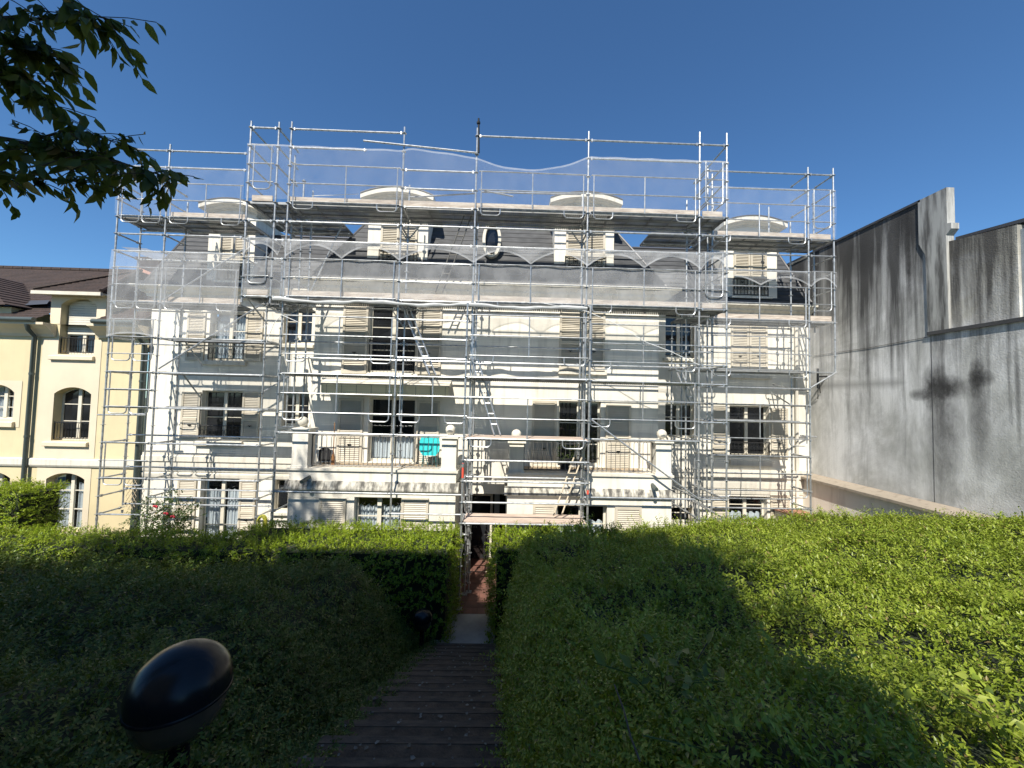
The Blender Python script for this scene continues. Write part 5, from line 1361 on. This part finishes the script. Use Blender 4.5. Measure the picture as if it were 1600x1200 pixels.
for k in range(5): mb.box(c[0]-w*.75, c[0]+w*.8, FB+.55+.06*k, FB+.55+.06*k+.045, zfloor+.40, zfloor+.415)
mb.build('seat', M['tealdark'], CH)
for s in (-1, 1):
    mb = MB(); mb.tube((c[0]+s*w*.75, FB+.52, zfloor), (c[0]+s*w*.75, FB+.8, zfloor+.41), .010, 6); mb.tube((c[0]+s*w*.75, FB+.85, zfloor), (c[0]+s*w*.75, FB+.5, zfloor+.8), .010, 6); mb.build('leg', M['tealdark'], CH)
mb = MB()
for k in range(3): mb.box(c[0]-w*.75, c[0]+w*.75, FB+.5, FB+.512, zfloor+.58+.075*k, zfloor+.63+.075*k)
mb.build('backrest', M['tealdark'], CH)
q = RC(499, 516, 699, 727, FB+.5); BC = thing('cushioned_chair', 'black rounded seat back standing on the left balcony beside the wooden rake', 'chair', ((q[0]+q[1])/2, FB+.5, zfloor))
mb = MB(); a = arch(q[0], q[1], q[3], .09, 10); mb.prism([(q[0], q[2]+.12), (q[1], q[2]+.12)]+a[::-1], 'y', FB+.46, FB+.53); mb.build('backrest', M['blackcloth'], BC)
mb = MB(); mb.box(q[0]+.01, q[1]-.01, FB+.53, FB+.75, q[2]+.16, q[2]+.23); mb.build('seat', M['blackcloth'], BC)
for sx in (q[0]+.03, q[1]-.03):
    for sy in (FB+.5, FB+.72):
        mb = MB(); mb.tube((sx, sy, zfloor), (sx, sy, q[2]+.17), .012, 6); mb.build('leg', M['iron'], BC)
a = at(523, 660, FB+.62); b = at(520, 727, FB+.5); RK = thing('rake', 'wooden rake leaning against the cream shutter on the left balcony', 'rake', b)
mb = MB(); mb.tube(b, a, .013, 7); mb.build('handle', M['wood'], RK)
mb = MB(); mb.prism([(b[0]-.045, b[2]+.0), (b[0]+.045, b[2]+.0), (b[0]+.03, b[2]+.30), (b[0]-.03, b[2]+.30)], 'y', b[1]-.02, b[1]+.02); mb.build('head', M['wood'], RK)
for px, lb, rr in ((882, 'dark round planter with drooping green plant on the right balcony', .16), (905, 'small dark pot with thin plant against the right balcony door', .11)):
    c = at(px, 735, FB+.55); PT = thing('plant_pot', lb, 'plant pot', (c[0], c[1], zfloor)); mb = MB()
    mb.lathe((c[0], c[1], zfloor), [(rr*.7, 0), (rr, .26), (rr*1.07, .26), (rr*1.07, .30), (rr*.9, .30), (rr*.85, .24)], 18); mb.build('pot', M['blackcloth'], PT, smooth=True)
    n = 60; p = nz(RNG.normal(size=(n, 3))); A = twigs(np.array([c[0], c[1], zfloor+.45])+p*np.array([rr, rr, .25]), p, .05, 6); A[0] -= np.array(PT.location)
    leaf_mesh('foliage', *A, M['leaf_rose'], PT)
c = at(407, 817, 10.9); mb = MB()
for k in range(7):
    rx = .10+.012*(k % 3); mb.path([(c[0]+rx*math.cos(t), 10.9+.02*k, c[2]+(rx*1.55)*math.sin(t)) for t in [2*math.pi*i/18 for i in range(18)]], .012, 6, closed=True)
HS = thing('hose_reel', 'coiled yellow garden hose hanging by the scaffold above the left hedge', 'hose', (c[0], 10.95, 0))
mb.build('hose', M['hose'], HS, smooth=True); mb = MB(); mb.tube((c[0], 11.07, 0), (c[0], 11.07, c[2]+.15), .02, 6); mb.tube((c[0], 10.86, c[2]+.14), (c[0], 11.07, c[2]+.14), .015, 6); mb.build('stand', M['iron'], HS)

# ------------------------------------------------------------------ tree beside the camera (branches hang in at the upper left)
TRB = thing('tree', 'broad tree standing left of the camera, its leafy branch hanging into the upper left', 'tree', (-7.6, .2, 3.6))
mb = MB(); mb.path([(-7.6, .2, 3.3), (-7.55, .22, 5.2), (-7.7, .1, 7.2), (-8.3, 0, 9.5), (-9.0, -.1, 12.2)], [.24, .20, .17, .11, .05], 10)
limbs = [[(-7.57, .2, 5.9), (-8.4, .3, 8.0), (-10.2, .4, 11)], [(-7.65, .15, 6.8), (-8.2, -.5, 9), (-8.6, -.5, 11.5)], [(-7.8, .1, 7.6), (-8.2, .2, 10.6), (-8.3, .2, 14.2)], [(-8.3, 0, 9.3), (-9.6, .2, 11.3), (-10.9, .1, 12.6)]]
for l in limbs: mb.path(l, [.10, .06, .025], 7)
mb.build('trunk', M['bark'], TRB)
cl = [(-9.2, 0, 12.5, 1.6), (-10.3, .2, 12.2, 1.3), (-8.7, -.2, 13.5, 1.1), (-10.0, -.4, 13.1, 1.2), (-8.3, .2, 14.3, .75), (-9.0, -.6, 10.8, 1.4), (-10.6, .3, 11.0, 1.1), (-8.3, -.4, 11.6, .9), (-7.9, 0, 13.2, .5), (-7.5, .1, 14.0, .35)]
parts = []
for (x, y, z, r) in cl:
    n = int(190*r*r); p = nz(RNG.normal(size=(n, 3)))*RNG.uniform(.35, 1, n)[:, None]**.6
    parts.append(twigs(np.array([x, y, z])+p*r, nz(p), .13, 9, tl=3.2))
A = cat(parts); A[0] -= np.array(TRB.location); leaf_mesh('crown', *A, M['leaf_tree'], TRB)
# hanging branches
bm_ = MB(); P0, Ds = [], []
def branch(pts, Ys, n, r0=.012, ll=.088):
    P = [Vector(at(x, y, Y)) for (x, y), Y in zip(pts, Ys)]
    bm_.path(P, [r0*(1-.75*i/(len(P)-1)) for i in range(len(P))], 6)
    for k in range(n):
        t = random.random()**.85*(len(P)-1); i = min(int(t), len(P)-2); q = P[i].lerp(P[i+1], t-i)
        a = random.uniform(0, 6.3); d = Vector((math.cos(a)*.75+.25, math.sin(a)*.75, random.uniform(-.75, .30))).normalized(); L = random.uniform(.05, .24)
        e = q+d*L; bm_.path([q, q+d*L*.5+Vector((0, 0, .008)), e], .0022, 4)
        for j in range(5):
            f = (j+1)/5; b = q+d*L*f
            ld = Vector((d.x*.5+random.uniform(-.55, .55), d.y*.5+random.uniform(-.55, .55), -.75+random.uniform(-.45, .45))).normalized()
            P0.append(b); Ds.append((ld, ll*random.uniform(.55, 1.2)))
at_tr = (-320, 170)
branch([(-330, 150), (-120, 195), (20, 220), (110, 236), (195, 256), (272, 280)], [1.5, 1.75, 1.9, 1.95, 2.0, 2.0], 84)
branch([(-250, 190), (-90, 250), (20, 278), (140, 282)], [1.6, 1.8, 1.9, 1.9], 36)
branch([(60, 215), (110, 205), (150, 212), (215, 232)], [1.95, 1.97, 2.0, 2.02], 22, .006)
branch([(-300, 40), (-100, 20), (0, 30), (60, 30), (120, 18), (170, 30)], [1.4, 1.6, 1.7, 1.75, 1.8, 1.8], 42)
branch([(-260, 60), (-80, 80), (0, 100), (45, 128), (70, 165)], [1.5, 1.7, 1.8, 1.85, 1.9], 42)
branch([(-40, 60), (30, 70), (70, 85), (95, 125)], [1.7, 1.8, 1.85, 1.9], 26, .006)
bm_.tube(Vector(at(-330, 150, 1.5)), (-7.57, .2, 6.2), .02, 6); bm_.tube(Vector(at(-300, 40, 1.4)), (-7.6, .18, 6.9), .02, 6)
bm_.tube(Vector(at(-250, 190, 1.6)), (-7.57, .2, 6.1), .016, 6); bm_.tube(Vector(at(-260, 60, 1.5)), (-7.6, .18, 6.8), .016, 6)
bm_.build('branch', M['bark'], TRB, smooth=True)
b = np.array([tuple(p) for p in P0]); d = np.array([tuple(x[0]) for x in Ds]); l = np.array([x[1] for x in Ds])
nn = nz(RNG.normal(size=b.shape)); nn = nz(nn-d*(nn*d).sum(1)[:, None])
lance_mesh('hanging_leaf', b-np.array(TRB.location), d, nn, l, l*.44, M['leaf_tree'], TRB)

# ------------------------------------------------------------------ unseen house block added behind the camera to shade the near garden
HB = thing('shade_house', 'unseen cream house block added behind the viewpoint to shade the stairs', 'house', (-5, -6, 3.6))
hy = -3.0
for hx0, hx1, hz, nl in ((-10.4, -8.02, 12.4, 3), (-8.0, .06, 15.0, 4)):
    holes = []; nc = max(1, int((hx1-hx0)/2.0))
    for lv in range(nl):
        for k in range(nc): x = hx0+.3+k*(hx1-hx0-.4)/nc; holes.append((x, x+.8, 4.6+lv*2.7, 6.4+lv*2.7))
    mb = MB(); wall(mb, 0, -hx1, -hx0, 3.4, hz, [(-h[1], -h[0], h[2], h[3]) for h in holes], .2)
    mb.v = [(-x, hy-y, z) for x, y, z in mb.v]
    SK = 7*math.tan(AZ)+.3                     # side walls slant along the sun so the front corner sets the shade
    hb0, hb1 = hx0-SK, hx1-SK
    mb.quad((hx0, hy, 3.4), (hb0, hy-7, 3.4), (hb0, hy-7, hz), (hx0, hy, hz)); mb.quad((hx1, hy, 3.4), (hx1, hy, hz), (hb1, hy-7, hz), (hb1, hy-7, 3.4)); mb.quad((hb0, hy-7, 3.4), (hb1, hy-7, 3.4), (hb1, hy-7, hz), (hb0, hy-7, hz))
    mb.build('wall', M['cream'], HB)
    for h in holes:
        mb = MB(); mb.quad((h[0], hy-.16, h[2]), (h[1], hy-.16, h[2]), (h[1], hy-.16, h[3]), (h[0], hy-.16, h[3])); w = mb.build('window', M['glass'], HB)
    mb = MB(); ri = min(1.2, (hx1-hx0)*.3); rA, rB = (hx0-SK/2+ri, hy-3.5, hz+.6), (hx1-SK/2-ri, hy-3.5, hz+.6)
    mb.quad((hx0, hy, hz), (hx1, hy, hz), rB, rA); mb.quad((hb1, hy-7, hz), (hb0, hy-7, hz), rA, rB); mb.poly([(hx1, hy, hz), (hb1, hy-7, hz), rB]); mb.poly([(hb0, hy-7, hz), (hx0, hy, hz), rA]); mb.build('roof', M['rooftile'], HB)
# unseen tree added at that corner to make the shade's edge ragged
T2 = thing('tree', 'unseen slender tree added behind the viewpoint to roughen the edge of the shade', 'tree', (.35, -2.0, 3.6))
mb = MB(); mb.path([(.1, -2.2, 3.5), (.05, -2.2, 6), (-.1, -2.2, 9), (-.2, -2.2, 13.5)], [.12, .10, .07, .03], 8); mb.build('trunk', M['bark'], T2)
parts = []
for (x, z, r) in ((.15, 9.6, .55), (-.1, 10.8, .6), (.1, 12.0, .6), (-.1, 13.2, .65), (.3, 11.3, .5), (-.5, 14.6, .7), (-.1, 8.4, .5)):
    n = int(260*r*r); p = nz(RNG.normal(size=(n, 3)))*RNG.uniform(.3, 1, n)[:, None]
    parts.append(twigs(np.array([x, -2.4, z])+p*r, nz(p), .11, 8, tl=3))
A = cat(parts); A[0] -= np.array(T2.location); leaf_mesh('crown', *A, M['leaf_tree'], T2)
